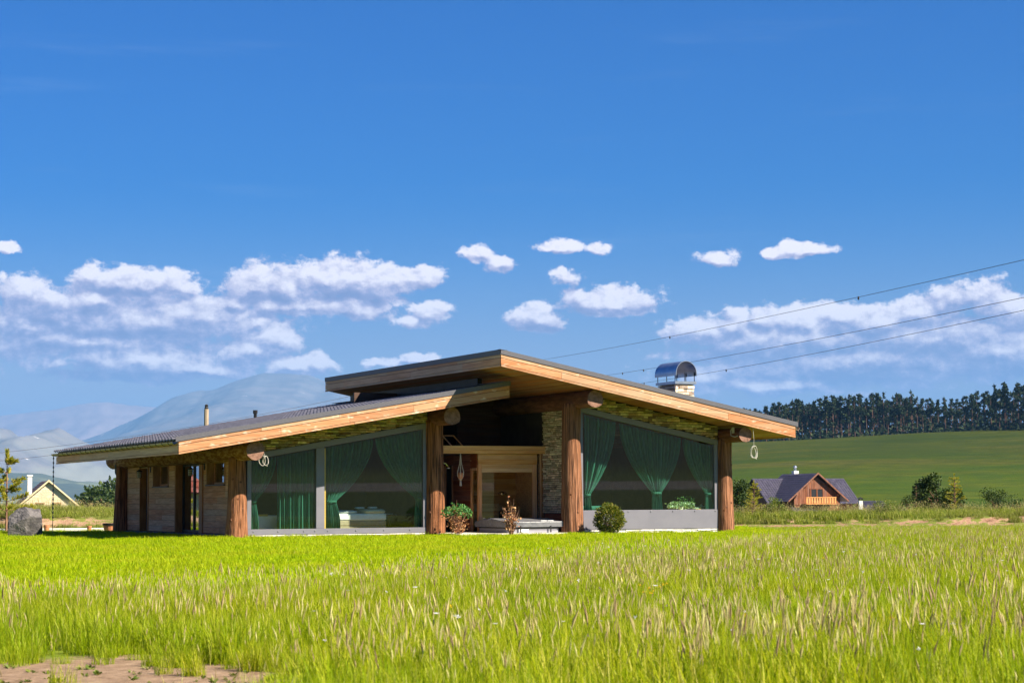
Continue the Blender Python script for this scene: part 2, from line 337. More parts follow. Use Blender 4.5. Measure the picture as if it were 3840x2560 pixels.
def ground_mat():
    mt = bpy.data.materials.new('meadow soil'); mt.use_nodes = True; nt = mt.node_tree; nt.nodes.clear(); n = N(nt)
    pos = n('NewGeometry').outputs['Position']
    f = n.vec('DOT_PRODUCT', n.vec('SUBTRACT', pos, tuple(CAM)), tuple(FWD)); r = n.vec('DOT_PRODUCT', n.vec('SUBTRACT', pos, tuple(CAM)), tuple(RGT))
    z = n('SeparateXYZ', {0: pos}).outputs[2]
    a = n('TexNoise', {'Vector': pos, 'Scale': 1.7, 'Detail': 8.0, 'Roughness': .7}).outputs['Fac']
    b = n('TexNoise', {'Vector': pos, 'Scale': .02, 'Detail': 6.0, 'Roughness': .6}).outputs['Fac']
    soil = n.ramp(n('TexNoise', {'Vector': pos, 'Scale': 7.0, 'Detail': 10.0, 'Roughness': .75}).outputs['Fac'], [(.3, (.13, .078, .045)), (.55, (.28, .19, .12)), (.75, (.40, .29, .20))])
    grs = n.ramp(a, [(.3, (.085, .13, .012)), (.6, (.17, .21, .022)), (.8, (.23, .24, .05))])
    far = n.ramp(b, [(.3, (.05, .085, .014)), (.55, (.085, .12, .022)), (.75, (.14, .15, .04))])
    grs = n.mix(n.smooth(f, 80, 130), grs, far)
    # bare earth: the patch before the camera and the cut face of the bank
    pf = n.math('SUBTRACT', 1.0, n.vec('LENGTH', n.vec('MULTIPLY_ADD', n('CombineXYZ', {0: f, 1: r, 2: 0.0}).outputs[0], (1/2.1, 1/1.8, 0), (-12.3/2.1, 2.75/1.8, 0))))
    patch = n.smooth(n.math('MULTIPLY_ADD', n.math('SUBTRACT', a, .5), 1.6, pf), .0, .25)
    q = n.math('MULTIPLY_ADD', r, .79, n.math('MULTIPLY', n.math('SUBTRACT', f, 60.0), -.61))
    track = n.math('MULTIPLY', n.smooth(n.math('ABSOLUTE', n.math('SUBTRACT', z, 2.3)), .55, .3), n.math('GREATER_THAN', q, 96.0))
    wood = n.math('MULTIPLY', n.smooth(z, 3.0, 5.0), n.math('GREATER_THAN', q, 96.0))
    grs = n.mix(n.math('GREATER_THAN', q, 85.0), grs, n.mix(1.0, far, (.75, .8, .7), 'MULTIPLY'))
    col = n.mix(patch, grs, soil); col = n.mix(wood, col, (.010, .017, .007)); col = n.mix(track, col, (.22, .20, .18))
    p = n('BsdfPrincipled', {'Base Color': col, 'Roughness': .9, 'Specular IOR Level': .1})
    bz = n('TexNoise', {'Vector': pos, 'Scale': 9.0, 'Detail': 8.0, 'Roughness': .7}); bm = n('Bump', {'Strength': 1.0, 'Distance': .03, 'Height': bz.outputs['Fac']}); nt.links.new(bm.outputs[0], p.inputs['Normal'])
    nt.links.new(p.outputs[0], n('OutputMaterial').inputs[0]); return mt
M['ground'] = ground_mat()
fs = list(np.concatenate([np.arange(-500, -40, 20), np.arange(-40, 70, 2.5), np.arange(70, 106, .75), np.arange(106, 220, 8), np.geomspace(220, 39000, 30)]))
def rs_of(f):
    w = 480 if f < 110 else max(480 - (f - 110)*2.2, f*.9); return [w*t for t in np.sign(np.linspace(-1, 1, 111))*np.abs(np.linspace(-1, 1, 111))**2.2]
sheet('ground', fs, rs_of, ground_z, M['ground'])

# earth bank that closes the meadow: cut soil face below, rough grass on top
def bank_mat():
    mt = bpy.data.materials.new('bank soil'); mt.use_nodes = True; nt = mt.node_tree; nt.nodes.clear(); n = N(nt)
    geo = n('NewGeometry'); pos = geo.outputs['Position']; nzz = n('SeparateXYZ', {0: geo.outputs['True Normal']}).outputs[2]
    a = n('TexNoise', {'Vector': n.vec('MULTIPLY', pos, (2.2, 2.2, 3.5)), 'Scale': 1.0, 'Detail': 8.0, 'Roughness': .7}).outputs['Fac']
    soil = n.ramp(a, [(.3, (.16, .085, .05)), (.5, (.34, .21, .13)), (.72, (.52, .37, .25))])
    grs = n.ramp(a, [(.3, (.07, .10, .015)), (.7, (.17, .19, .03))])
    col = n.mix(n.smooth(n.math('MULTIPLY_ADD', n.math('SUBTRACT', a, .5), .9, nzz), .915, .985), soil, grs)
    p = n('BsdfPrincipled', {'Base Color': col, 'Roughness': .95, 'Specular IOR Level': .1})
    bm = n('Bump', {'Strength': 1.0, 'Distance': .12, 'Height': a}); nt.links.new(bm.outputs[0], p.inputs['Normal'])
    nt.links.new(p.outputs[0], n('OutputMaterial').inputs[0]); return mt
M['bank'] = bank_mat()
def bank_top(r):
    ang = r/82
    return (.30 if r < -5 else .22) + .14*mnoise.noise((r*.21, 1.7, 0)) + .10*mnoise.noise((r*.9, 5.1, 0)) + (.14 if ang < -.1 else 0)
def bank_z(f, r):
    foot = 77.2 + 1.1*mnoise.noise((r*.25, 9.2, 0)) + .5*mnoise.noise((r*.9, 2.2, 0))
    steep = .75 + 1.6*max(0, mnoise.noise((r*.16, 12.0, 0)) + .15)
    t = max(0, min(1, (f - foot)/steep)); back = max(0, min(1, (96 - f)/6))
    h = bank_top(r)*(t*t*(3 - 2*t)) + (.18 if r < 0 else .04)*max(0, min(1, (f - foot - steep)/8))*(t >= 1)
    h -= .30*max(0, min(1, (76.8 - f)/1.2))
    return -.14 + (h + .14)*(back*back*(3 - 2*back)) - (1 - back)*1.2 + .06*mnoise.noise((r*1.7, f*1.7, 4))*t
bf = list(np.concatenate([np.arange(75.6, 81, .22), np.arange(81, 97.5, 1.2)]))
br = list(np.arange(-34, 34, .3))
sheet('earth_bank', bf, br, bank_z, M['bank'])

# ---------------------------------------------------------------- the house
HOUSE = thing('log_house', 'long low log and glass house with two overlapping sloping roofs, in the meadow', 'house')
zL = lambda x: 2.30 + .1714*(x + 2.6)          # underside of the lower roof
zU = lambda x: 4.88 - .194*(x - 6.66)          # underside of the upper roof
LX0, LX1, LY0, LY1 = -2.6, 7.67, -1.8, 12.6
UX0, UX1, UY0, UY1 = 6.66, 16.96, -3.3, 11.1
WX = -.2; YR = -1.83                            # outer face of the side wall; front of the right wing
def up(fn, d): return lambda x: fn(x) + d

def roof(x0, x1, y0, y1, fn, high_left):
    # deck
    rf = G().slope(x0 + .04, x1 - .04, y0 + .045, y1 - .04, up(fn, .07), up(fn, .40)).build('roof', M['flash'], HOUSE)
    # soffit boards laid along Y, each one its own board
    nb = round((x1 - x0 - .1)/.135); w = (x1 - x0 - .1)/nb
    me = G().slope(0, w - .008, 0, y1 - y0 - .12, lambda x: (fn(x) - fn(0)), lambda x: (fn(x) - fn(0)) + .03).mesh('soffit_board', M['soffit'])
    for i in range(nb):
        x = x0 + .05 + i*w
        piece('soffit_board', me, rf, (x, y0 + .06, fn(x) + .03))
    return rf
def fascia_front(rf, x0, x1, y, fn, seed):
    rg = random.Random(seed)
    for z0, z1, dy in ((.0, .052, .014), (.066, .248, .008), (.262, .355, .008)):
        x = x0
        while x < x1 - .01:
            e = min(x1, x + rg.uniform(2.0, 3.6)); e = x1 if x1 - e < .9 else e
            G().slope(x + .004, e - .004, y - dy, y + .03, up(fn, z0), up(fn, z1)).build('fascia_board', M['fascia_x'], rf); x = e
    G().slope(x0 + .01, x1 - .01, y + .031, y + .045, up(fn, .01), up(fn, .36)).build('fascia_backing', M['reveal'], rf)
def fascia_side(rf, x, y0, y1, z, sgn, seed):
    rg = random.Random(seed)
    for z0, z1, d in ((.0, .052, .014), (.066, .248, .008), (.262, .345, .008)):
        y = y0
        while y < y1 - .01:
            e = min(y1, y + rg.uniform(2.2, 4)); e = y1 if y1 - e < .9 else e
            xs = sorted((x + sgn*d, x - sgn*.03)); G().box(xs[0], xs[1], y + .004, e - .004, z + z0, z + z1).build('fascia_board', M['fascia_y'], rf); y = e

low = roof(LX0, LX1, LY0, LY1, zL, False)
fascia_front(low, LX0, LX1, LY0, zL, 3)
fascia_side(low, LX0, LY0 + .032, LY1, zL(LX0), -1, 4)
fascia_side(low, LX1, LY0 + .032, LY1, zL(LX1), 1, 5)
upr = roof(UX0, UX1, UY0, UY1, zU, True)
fascia_front(upr, UX0, UX1, UY0, zU, 6)
fascia_side(upr, UX0, UY0 + .032, UY1, zU(UX0), -1, 8)
fascia_side(upr, UX1, UY0 + .032, UY1, zU(UX1), 1, 9)
# dark metal flashing along the verges
def flashing(rf, x0, x1, y, fn):
    g = G(); g.slope(x0 - .09, x1 + .01, y - .030, y - .012, up(fn, .362), up(fn, .50)); g.slope(x0 - .09, x1 + .01, y - .012, y + .16, up(fn, .485), up(fn, .50)); g.build('verge_flashing', M['flash'], rf)
flashing(low, LX0, LX1, LY0, zL)
flashing(upr, UX0 + .06, UX1 + .08, UY0, zU)
z = zU(UX0); g = G(); g.box(UX0 - .03, UX0 - .012, UY0 - .03, UY1, z + .35, z + .50); g.box(UX0 - .012, UX0 + .2, UY0 - .03, UY1, z + .468, z + .482); g.build('ridge_flashing', M['flash'], upr)
z = zL(LX1); g = G(); g.box(LX1 + .012, LX1 + .03, LY0 - .03, LY1, z + .36, z + .49); g.box(LX1 - .2, LX1 + .012, LY0 - .03, LY1, z + .478, z + .49); g.build('ridge_flashing', M['flash'], low)
# upper roof covering: metal sheet with standing ribs (hardly seen from below)
g = G(); g.slope(UX0 + .05, UX1 + .08, UY0 + .16, UY1, up(zU, .41), up(zU, .45))
for y in np.arange(UY0 + .5, UY1, .5): g.slope(UX0 + .2, UX1 + .08, y, y + .03, up(zU, .45), up(zU, .48))
g.build('roof_sheet', M['flash'], upr)
# tiles of the lower roof
tw, tl = .30, .345
ny = round((LY1 - LY0 - .16)/tw); tw = (LY1 - LY0 - .16)/ny; nx = 30; tl = (LX1 - .1 - (LX0 - .1))/nx
def tile_geo(g, x, y):
    pr = [(0, .0), (.30, .0), (.45, .012), (.62, .042), (.78, .050), (.92, .034), (1.0, .006)]
    vs = []
    for xx, dz in ((0, .030), (tl + .03, .0)):
        for a, b in pr: vs.append((x + xx, y + a*tw, zL(x + xx) + .415 + dz + b))
    vs += [(x, y + a*tw, zL(x) + .415 + b - .012) for a, b in pr]
    k = len(pr); fs = [(i, i + 1, k + i + 1, k + i) for i in range(k - 1)] + [(2*k + i, 2*k + i + 1, i + 1, i) for i in range(k - 1)]
    g.add(vs, fs)
cells = [(i, j) for i in range(nx) for j in range(ny)]
def near(c): return (Vector((LX0 + c[0]*tl, LY0 + c[1]*tw, 3)) - CAM).length
cells.sort(key=near)
gt = G(); tile_geo(gt, LX0 - .1, 0); me = gt.mesh('tile', M['tile'])
for (i, j) in cells[:300]:
    piece('tile', me, low, (i*tl, LY0 + .16 + j*tw, zL(LX0 - .1 + i*tl) - zL(LX0 - .1)))
g = G()
for (i, j) in cells[300:]: tile_geo(g, LX0 - .1 + i*tl, LY0 + .16 + j*tw)
g.build('tile', M['tile'], low, kind='stuff')
G().slope(LX0 - .06, LX1 - .1, LY0 + .16, LY1, up(zL, .40), up(zL, .412)).build('roof_underlay', M['black'], low)
# eaves gutter with brackets
def half_gutter(x, y0, y1, z, r, m, name, par):
    g = G(); k = 9; vs = []
    for y in (y0, y1):
        for rr in (r, r - .006):
            vs += [(x + rr*math.cos(math.pi + math.pi*i/(k - 1)), y, z + rr*math.sin(math.pi + math.pi*i/(k - 1))) for i in range(k)]
    fs = []
    for i in range(k - 1):
        fs += [(i, i + 1, 2*k + i + 1, 2*k + i), (k + i + 1, k + i, 3*k + i, 3*k + i + 1), (i + 1, i, k + i, k + i + 1), (2*k + i, 2*k + i + 1, 3*k + i + 1, 3*k + i)]
    fs += [(0, 2*k, 3*k, k), (k - 1, 2*k - 1, 4*k - 1, 3*k - 1)]
    return g.add(vs, fs).build(name, m, par)
gx, gz = LX0 - .085, zL(LX0) + .345
gut = half_gutter(gx, LY0 + .1, LY1 + .12, gz, .075, M['gutter'], 'gutter', low)
bk = G(); r = .081; bk.tube([(gx + r*math.cos(math.pi + math.pi*i/6), 0, gz + r*math.sin(math.pi + math.pi*i/6)) for i in range(7)] + [(LX0 - .005, 0, gz + .03)], .008, 5); mb = bk.mesh('gutter_bracket', M['black'])
for y in np.arange(LY0 + .5, LY1, .62): piece('gutter_bracket', mb, gut, (0, y, 0))
half_gutter(UX1 + .13, UY0 + .05, UY1, zU(UX1) + .31, .075, M['gutter'], 'gutter', upr)

# logs: uprights flared at the foot, beams lying across them
def log_up(x, y, r0, r1, h, m='log', seed=0, n=22, z0=-.15):
    vs = []; rows = 26; rg = random.Random(seed); g = G()
    for i in range(rows + 1):
        t = i/rows; z = z0 + (h - z0)*t
        rr = r1 + (r0 - r1)*(1 - t)**2.2*.75 + (r0 - r1)*(1 - t)*.25
        for j in range(n):
            a = 2*math.pi*j/n
            q = rr*(1 + .035*mnoise.noise((math.cos(a)*1.5 + seed*7, math.sin(a)*1.5, z*1.1)) + .022*mnoise.noise((math.cos(a)*5, math.sin(a)*5 + seed*3, z*2.2)))
            vs.append((x + q*math.cos(a) + .03*math.sin(z*.9 + seed)*t, y + q*math.sin(a), z))
    g.add(vs, [(i*n + j, i*n + (j + 1) % n, (i + 1)*n + (j + 1) % n, (i + 1)*n + j) for i in range(rows) for j in range(n)] + [tuple(range(rows*n, rows*n + n))])
    g.smooth = True; o = g.build('log_post', M[m], HOUSE)
    kn = G()   # knots
    for k in range(5):
        a = math.pi*1.5 + rg.uniform(-1.1, .8); z = rg.uniform(.4, h - .4); t = z/h
        rr = r1 + (r0 - r1)*(1 - t)**2.2*.75 + (r0 - r1)*(1 - t)*.25
        c = Vector((x + rr*math.cos(a)*1.0, y + rr*math.sin(a), z)); d = Vector((math.cos(a), math.sin(a), 0))
        kn.tube([c - d*.03, c + d*.002, c + d*.006], [.04, .034, .016], 8)
    kn.build('knot', M['log_dark'], o)
    return o
log_up(-.31, .0, .34, .245, 2.25, seed=1)
log_up(6.0, .0, .32, .275, 3.42, seed=2)
log_up(9.76, YR, .36, .285, 3.90, seed=3)
log_up(15.24, YR, .30, .235, 2.86, seed=4)
log_up(-.36, 12.45, .30, .2, 2.2, 'log', seed=5)
def log_beam(x, z, y0, y1, r, m, seed, lobes=0):
    n = 22; rows = 30; vs = []; g = G()
    for i in range(rows + 1):
        y = y0 + (y1 - y0)*i/rows
        for j in range(n):
            a = 2*math.pi*j/n
            q = r*(1 + .05*mnoise.noise((math.cos(a)*1.6, math.sin(a)*1.6 + seed*5, y*.55)) + .03*mnoise.noise((math.cos(a)*4, math.sin(a)*4, y*1.6 + seed)))
            if lobes: q *= 1 + lobes*(max(0, math.cos(3*(a + .5)))**2 - .3)
            vs.append((x + q*math.cos(a), y, z + q*math.sin(a)))
    g.add(vs, [(i*n + j, i*n + n + j, i*n + n + (j + 1) % n, i*n + (j + 1) % n) for i in range(rows) for j in range(n)])
    g.smooth = True; o = g.build('log_beam', M[m], HOUSE)
    e = G(); e.add([(v[0], v[1] - .002, v[2]) for v in vs[:n]], [tuple(range(n))]); e.build('sawn_end', M['log_end'], o)
    e = G(); e.add([(v[0], v[1] + .002, v[2]) for v in vs[-n:]], [tuple(range(n - 1, -1, -1))]); e.build('sawn_end', M['log_end'], o)
    return o
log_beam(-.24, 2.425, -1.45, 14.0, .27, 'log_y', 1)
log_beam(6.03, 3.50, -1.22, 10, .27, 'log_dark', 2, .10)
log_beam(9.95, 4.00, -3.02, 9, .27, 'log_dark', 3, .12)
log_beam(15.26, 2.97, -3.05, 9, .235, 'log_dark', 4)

# side wall: boards, openings with deep reveals
def plank_run(y0, y1, z0, z1, seed):
    rg = random.Random(seed); rows = round((z1 - z0)/.178); h = (z1 - z0)/rows
    for i in range(rows):
        y = y0
        while y < y1 - .01:
            e = min(y1, y + rg.uniform(.9, 2.4)); e = y1 if y1 - e < .5 else e
            d = rg.uniform(0, .006)
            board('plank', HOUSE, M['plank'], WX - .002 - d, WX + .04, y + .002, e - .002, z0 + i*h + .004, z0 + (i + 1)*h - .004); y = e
Z0, Z1 = .03, 2.345
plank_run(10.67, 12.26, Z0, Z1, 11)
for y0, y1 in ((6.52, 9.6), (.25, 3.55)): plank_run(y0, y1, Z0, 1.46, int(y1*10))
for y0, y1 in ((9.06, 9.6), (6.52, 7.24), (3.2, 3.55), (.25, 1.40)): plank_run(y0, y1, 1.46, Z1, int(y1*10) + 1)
# wall behind the boards
for y0, y1, z0, z1 in ((10.67, 12.26, 0, 2.36), (6.52, 9.6, 0, 1.44), (9.08, 9.6, 1.44, 2.36), (6.52, 7.22, 1.44, 2.36), (.25, 3.55, 0, 1.44), (3.22, 3.55, 1.44, 2.36), (.25, 1.38, 1.44, 2.36)):
    board('wall', HOUSE, M['reveal'], WX + .042, WX + .30, y0, y1, z0, z1)
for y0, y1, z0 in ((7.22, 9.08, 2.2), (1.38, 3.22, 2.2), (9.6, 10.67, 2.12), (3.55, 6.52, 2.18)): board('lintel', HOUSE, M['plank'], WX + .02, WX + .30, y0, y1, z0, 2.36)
def side_window(y0, y1, z0, z1):
    w = G()
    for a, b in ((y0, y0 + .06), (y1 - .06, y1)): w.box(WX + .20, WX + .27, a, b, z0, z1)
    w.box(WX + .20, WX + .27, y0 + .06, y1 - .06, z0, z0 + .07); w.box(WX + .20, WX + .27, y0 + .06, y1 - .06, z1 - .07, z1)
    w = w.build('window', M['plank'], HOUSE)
    G().box(WX + .22, WX + .232, y0 + .055, y1 - .055, z0 + .065, z1 - .065).build('pane', M['glass_side'], w)
    for a in (y0 - .055, y1 + .005): G().box(WX - .03, WX + .198, a, a + .05, z0, z1 + .12).build('casing', M['trim_brown'], w)
    G().box(WX - .06, WX + .2, y0 - .06, y1 + .06, z0 - .035, z0 - .005).build('sill', M['black'], w)
side_window(7.3, 9.0, 1.50, 2.22); side_window(1.46, 3.14, 1.50, 2.22)
# first door: dark, deep
d = G().box(WX + .20, WX + .25, 9.72, 10.62, .03, 2.1).build('door', M['reveal'], HOUSE)
c = G(); c.box(WX - .02, WX + .198, 10.63, 10.69, .0, 2.2); c.build('casing', M['trim_brown'], d)
c = G(); c.box(WX - .03, WX + .198, 9.60, 9.68, .0, 2.2); c.build('casing', M['trim_brown'], d)
G().tube([(WX + .17, 9.82, 1.0), (WX + .17, 9.82, 1.08), (WX + .2, 9.82, 1.04)], .012, 6).build('handle', M['steel'], d)
# second door: two glass leaves
d = G(); d.box(WX + .2, WX + .27, 3.9, 3.96, .03, 2.16); d.box(WX + .2, WX + .27, 6.36, 6.42, .03, 2.16); d.box(WX + .2, WX + .27, 3.96, 6.36, .03, .10); d.box(WX + .2, WX + .27, 3.96, 6.36, 2.10, 2.16); d.box(WX + .195, WX + .275, 5.16, 5.27, .10, 2.10)
d = d.build('sliding_door', M['black'], HOUSE)
for a, b in ((3.955, 5.165), (5.265, 6.365)): G().box(WX + .23, WX + .242, a, b, .095, 2.105).build('pane', M['glass_side'], d)
c = G(); c.box(WX - .03, WX + .198, 6.43, 6.53, .0, 2.3); c.build('casing', M['trim_brown'], d)
c = G(); c.box(WX - .05, WX + .198, 3.55, 3.88, .0, 2.32); c.build('casing', M['trim_brown'], d)
# wall lamps on brackets
M['frosted'] = mat('lamp glass', (.5, .48, .43), rough=.3)
def lantern(y, z, by):
    l = G(); l.box(WX - .035, WX - .008, by - .035, by + .035, z + .02, z + .34); l.tube([(WX - .03, by, z + .2), (WX - .14, by + .02, z + .215), (WX - .30, y, z + .19)], .014, 6); l.tube([(WX - .30, y, z + .2), (WX - .30, y, z + .12)], .008, 5)
    l = l.build('wall_lamp', M['black'], HOUSE)
    x = WX - .30
    s = G(); s.lathe([(.015, .13), (.05, .10), (.115, .055), (.12, .045)], (x, y, z), 10)
    for i in range(6):
        a = i*math.pi/3; s.tube([(x + .075*math.cos(a), y + .075*math.sin(a), z + .05), (x + .075*math.cos(a), y + .075*math.sin(a), z - .15)], .007, 4)
    for zz in (-.15, -.08, -.01): s.lathe([(.07, zz - .007), (.082, zz - .007), (.082, zz + .007), (.07, zz + .007)], (x, y, z), 12, False)
    s.build('lamp_cage', M['black'], l)
    G().lathe([(.06, -.145), (.066, -.05), (.066, .04)], (x, y, z), 10).build('lamp_glass', M['frosted'], l)
lantern(9.72, 1.95, 9.36); lantern(3.95, 1.93, 3.40)

# stone courses laid as separate stones: fills a polygon band in the plane, largest ones single
STONES = []
def stone_fill(x0, x1, zlo, zhi, row, place, seed, lmin=.12, lmax=.42):
    """rows of ledge stones between the lower and upper edge (functions of x); place(x, z, w, h, d, rnd) adds one"""
    rg = random.Random(seed); z = min(zlo(x0), zlo(x1)); ztop = max(zhi(x0), zhi(x1))
    while z < ztop:
        h = row*rg.uniform(.7, 1.35); x = x0 - rg.uniform(0, .2)
        while x < x1:
            w = rg.uniform(lmin, lmax); a, b = max(x, x0), min(x + w, x1)
            if b - a > .03:
                zl = max(zlo(a), zlo(b)); zh = min(zhi(a), zhi(b)); za, zb = max(z, zl - .02), min(z + h, zh + .0)
                if zb - za > .018: place(a, b, za, zb, rg.uniform(.025, .075), rg)
            x += w
        z += h
def stone_hexa(g, a, b, z0, z1, d, rg, face):
    """face(u, depth, z) -> point; slightly uneven block"""
    j = lambda s=.008: rg.uniform(-s, s)
    gp = .0075
    a += gp; b -= gp; z0 += gp; z1 -= gp
    P = [face(a, d + j(.012), z0 + j(.004)), face(b, d + j(.012), z0 + j(.004)), face(b, 0, z0), face(a, 0, z0), face(a + j(), d + j(.012), z1 + j(.004)), face(b + j(), d + j(.012), z1 + j(.004)), face(b, 0, z1), face(a, 0, z1)]
    g.hexa(P)
# plinths, floor
board('floor_slab', HOUSE, M['floor'], .02, 5.88, .1, 12.2, -.12, 0); board('floor_slab', HOUSE, M['floor'], 10.0, 15.2, .1, 9.0, -.12, 0); board('floor_slab', HOUSE, M['floor'], 9.9, 15.2, YR + .1, .1, -.12, -.002)
G().box(5.9, 9.98, -2.05, 3.0, -.13, -.012).build('terrace', M['paving'], HOUSE)
pl = G().box(WX - .05, WX + .3, .2, 12.3, -.3, .02).build('plinth', M['mortar'], HOUSE)
def pf(u, d, z): return (WX - .05 - d, u, z)

def stones(par, x0, x1, zlo, zhi, row, face, flip, m, seed, single, **k):
    cnt = [0]; rest = G()
    def place(a, b, c, e, d, rg):
        if flip: a, b = b, a
        big = (abs(b - a)*(e - c)) > .007
        if big and cnt[0] < single:
            q = face((a + b)/2, 0, c); g = G(); stone_hexa(g, a, b, c, e, d, rg, face); g.build('stone', m, par); cnt[0] += 1
        else: stone_hexa(rest, a, b, c, e, d, rg, face)
    def place2(a, b, c, e, d, rg):
        return place(a, b, c, e, d, rg)
    stone_fill(x0, x1, zlo, zhi, row, place2, seed, **k)
    if rest.v: rest.build('stone', m, par, kind='stuff')
stones(pl, .3, 12.3, lambda x: -.22, lambda x: .02, .09, pf, False, M['stone_dark'], 21, 40, lmin=.16, lmax=.3)
FY = lambda y0: (lambda u, d, z: (u, y0 - d, z))
pw = G().box(-.02, 5.9, .0, .3, -.3, .0).build('plinth', M['mortar'], HOUSE)
stones(pw, .0, 5.8, lambda x: -.2, lambda x: .005, .07, FY(.0), True, M['stone_white'], 22, 30, lmin=.3, lmax=.7)
pw = G().box(10.0, 15.1, YR + .05, YR + .3, -.3, .05).build('plinth', M['mortar'], HOUSE)
stones(pw, 10.05, 15.1, lambda x: -.2, lambda x: .055, .085, FY(YR + .03), True, M['stone_white'], 23, 40, lmin=.25, lmax=.6)

# big front window of the left wing
gl_top = lambda x: 2.178 + .1745*(x - .07)
fw = G()
fw.prism([(.0, .17), (.13, .17), (.13, gl_top(.13)), (.0, gl_top(0))], -.02, .10)
fw.prism([(2.14, .17), (2.40, .17), (2.40, gl_top(2.40)), (2.14, gl_top(2.14))], -.03, .10)
fw.prism([(5.60, .17), (5.75, .17), (5.75, gl_top(5.75)), (5.60, gl_top(5.60))], -.02, .10)
fw.box(.0, 5.75, -.04, .10, .008, .168)
fw.slope(.0, 5.75, -.035, .10, up(gl_top, .002), up(gl_top, .175))
fw = fw.build('window_frame', M['frame'], HOUSE); bevel(fw, .006)
for a, b in ((.125, 2.145), (2.395, 5.605)): G().slope(a, b, .03, .042, lambda x: .165, up(gl_top, .004)).build('pane', M['glass'], fw)
bo = G(); bo.lathe([(.001, .0), (.022, .0), (.022, .012), (.012, .02)], (0, 0, 0), 8); me = bo.mesh('bolt', M['frame'])
for x in (.19, .95, 1.75, 2.1, 2.5, 3.4, 4.3, 5.15): piece('bolt', me, fw, (x, -.04, .10), (R(90), 0, 0))
# stone band above it
sb = G().slope(.0, 5.78, .03, .14, up(gl_top, .178), up(zL, .03)).build('stone_band', M['mortar'], HOUSE)
stones(sb, .02, 5.74, up(gl_top, .18), up(zL, .03), .062, FY(.03), True, M['stone'], 31, 150, lmin=.10, lmax=.36)
# big front window of the right wing
gr_top = lambda x: 3.64 - .2013*(x - 10.14)
fw = G()
fw.prism([(10.02, .65), (10.14, .65), (10.14, gr_top(10.14)), (10.02, gr_top(10.02))], YR - .02, YR + .10)
fw.prism([(14.85, .65), (14.99, .65), (14.99, gr_top(14.99)), (14.85, gr_top(14.85))], YR - .02, YR + .10)
fw.slope(10.02, 14.99, YR - .035, YR + .10, up(gr_top, .002), up(gr_top, .17))
fw = fw.build('window_frame', M['frame'], HOUSE); bevel(fw, .006)
pn = G().box(10.02, 14.99, YR - .04, YR + .10, .058, .648).build('parapet_panel', M['frame'], fw); bevel(pn, .006)
G().slope(10.135, 14.855, YR + .03, YR + .042, lambda x: .645, up(gr_top, .004)).build('pane', M['glass'], fw)
for x in (10.9, 11.7, 12.5, 13.3, 14.1, 14.85): piece('bolt', me, pn, (x, YR - .04, .60), (R(90), 0, 0))
sb = G().slope(9.98, 15.0, YR + .03, YR + .14, up(gr_top, .173), up(zU, .03)).build('stone_band', M['mortar'], HOUSE)
stones(sb, 10.0, 14.98, up(gr_top, .175), up(zU, .03), .075, FY(YR + .03), True, M['stone'], 33, 150, lmin=.12, lmax=.40)
# stone side of the right wing towards the terrace
sw = G().box(10.0, 10.12, YR + .1, .48, .55, 3.95).build('stone_wall', M['mortar'], HOUSE)
stones(sw, YR + .1, .48, lambda x: .56, lambda x: 3.93, .062, lambda u, d, z: (10.0 - d, u, z), True, M['stone_pale'], 35, 190, lmin=.10, lmax=.38)
board('wall', HOUSE, M['redwood'], 9.99, 10.12, YR + .1, .48, -.1, .548)
# plain walls out of sight and inner walls
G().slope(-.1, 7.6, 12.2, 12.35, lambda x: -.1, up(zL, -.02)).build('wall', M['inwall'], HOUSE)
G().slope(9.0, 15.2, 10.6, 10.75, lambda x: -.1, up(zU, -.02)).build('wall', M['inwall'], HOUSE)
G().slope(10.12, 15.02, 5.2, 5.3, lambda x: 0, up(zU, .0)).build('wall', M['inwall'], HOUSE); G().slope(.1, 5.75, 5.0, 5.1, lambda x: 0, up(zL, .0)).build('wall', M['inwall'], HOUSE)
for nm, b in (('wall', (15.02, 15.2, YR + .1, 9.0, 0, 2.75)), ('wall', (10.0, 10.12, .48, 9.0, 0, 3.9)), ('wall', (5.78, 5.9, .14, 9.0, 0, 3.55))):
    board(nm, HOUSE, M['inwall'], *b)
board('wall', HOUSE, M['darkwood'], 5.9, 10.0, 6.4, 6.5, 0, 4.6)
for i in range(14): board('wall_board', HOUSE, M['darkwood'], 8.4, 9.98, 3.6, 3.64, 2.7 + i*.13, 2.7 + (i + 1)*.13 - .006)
board('wall_post', HOUSE, M['yellowwood'], 2.425, 2.50, .12, .24, 0, 2.55)
G().slope(7.45, 7.6, .0, UY1 - .4, up(zL, .50), up(zU, .02)).build('clerestory', M['black'], HOUSE)  # coloured black to stand in for the deep shade between the roofs

# sauna cabin on the terrace
SX, SY = 7.70, .50
for i, (z0, z1) in enumerate(((2.42, 2.538), (2.544, 2.66))): board('beam_board', HOUSE, M['sauna'], 5.95, 9.985, SY - .16, SY - .10, z0, z1)
board('loft_floor', HOUSE, M['darkwood'], 5.95, 9.985, SY - .095, 5.0, 2.43, 2.64)
sa = G().box(SX, SX + .12, SY, SY + .1, 0, 2.085).build('sauna_front', M['saunapost'], HOUSE)
for a, b in ((9.59, 9.74),): board('post', sa, M['saunapost'], a, b, SY, SY + .1, 0, 2.085)
for z0, z1 in ((2.09, 2.245), (2.25, 2.415)): board('panel_board', sa, M['sauna'], SX, 9.76, SY + .004, SY + .05, z0, z1)
for z0, z1 in ((1.845, 1.965), (1.97, 2.085)): board('rail_board', sa, M['sauna'], SX + .122, 9.588, SY + .012, SY + .09, z0, z1)
G().box(SX + .122, 9.588, SY + .05, SY + .058, .1, 1.845).build('pane', M['glass_sauna'], sa)
board('panel_board', sa, M['sauna'], SX + .122, 9.588, SY + .01, SY + .06, 0, .1)
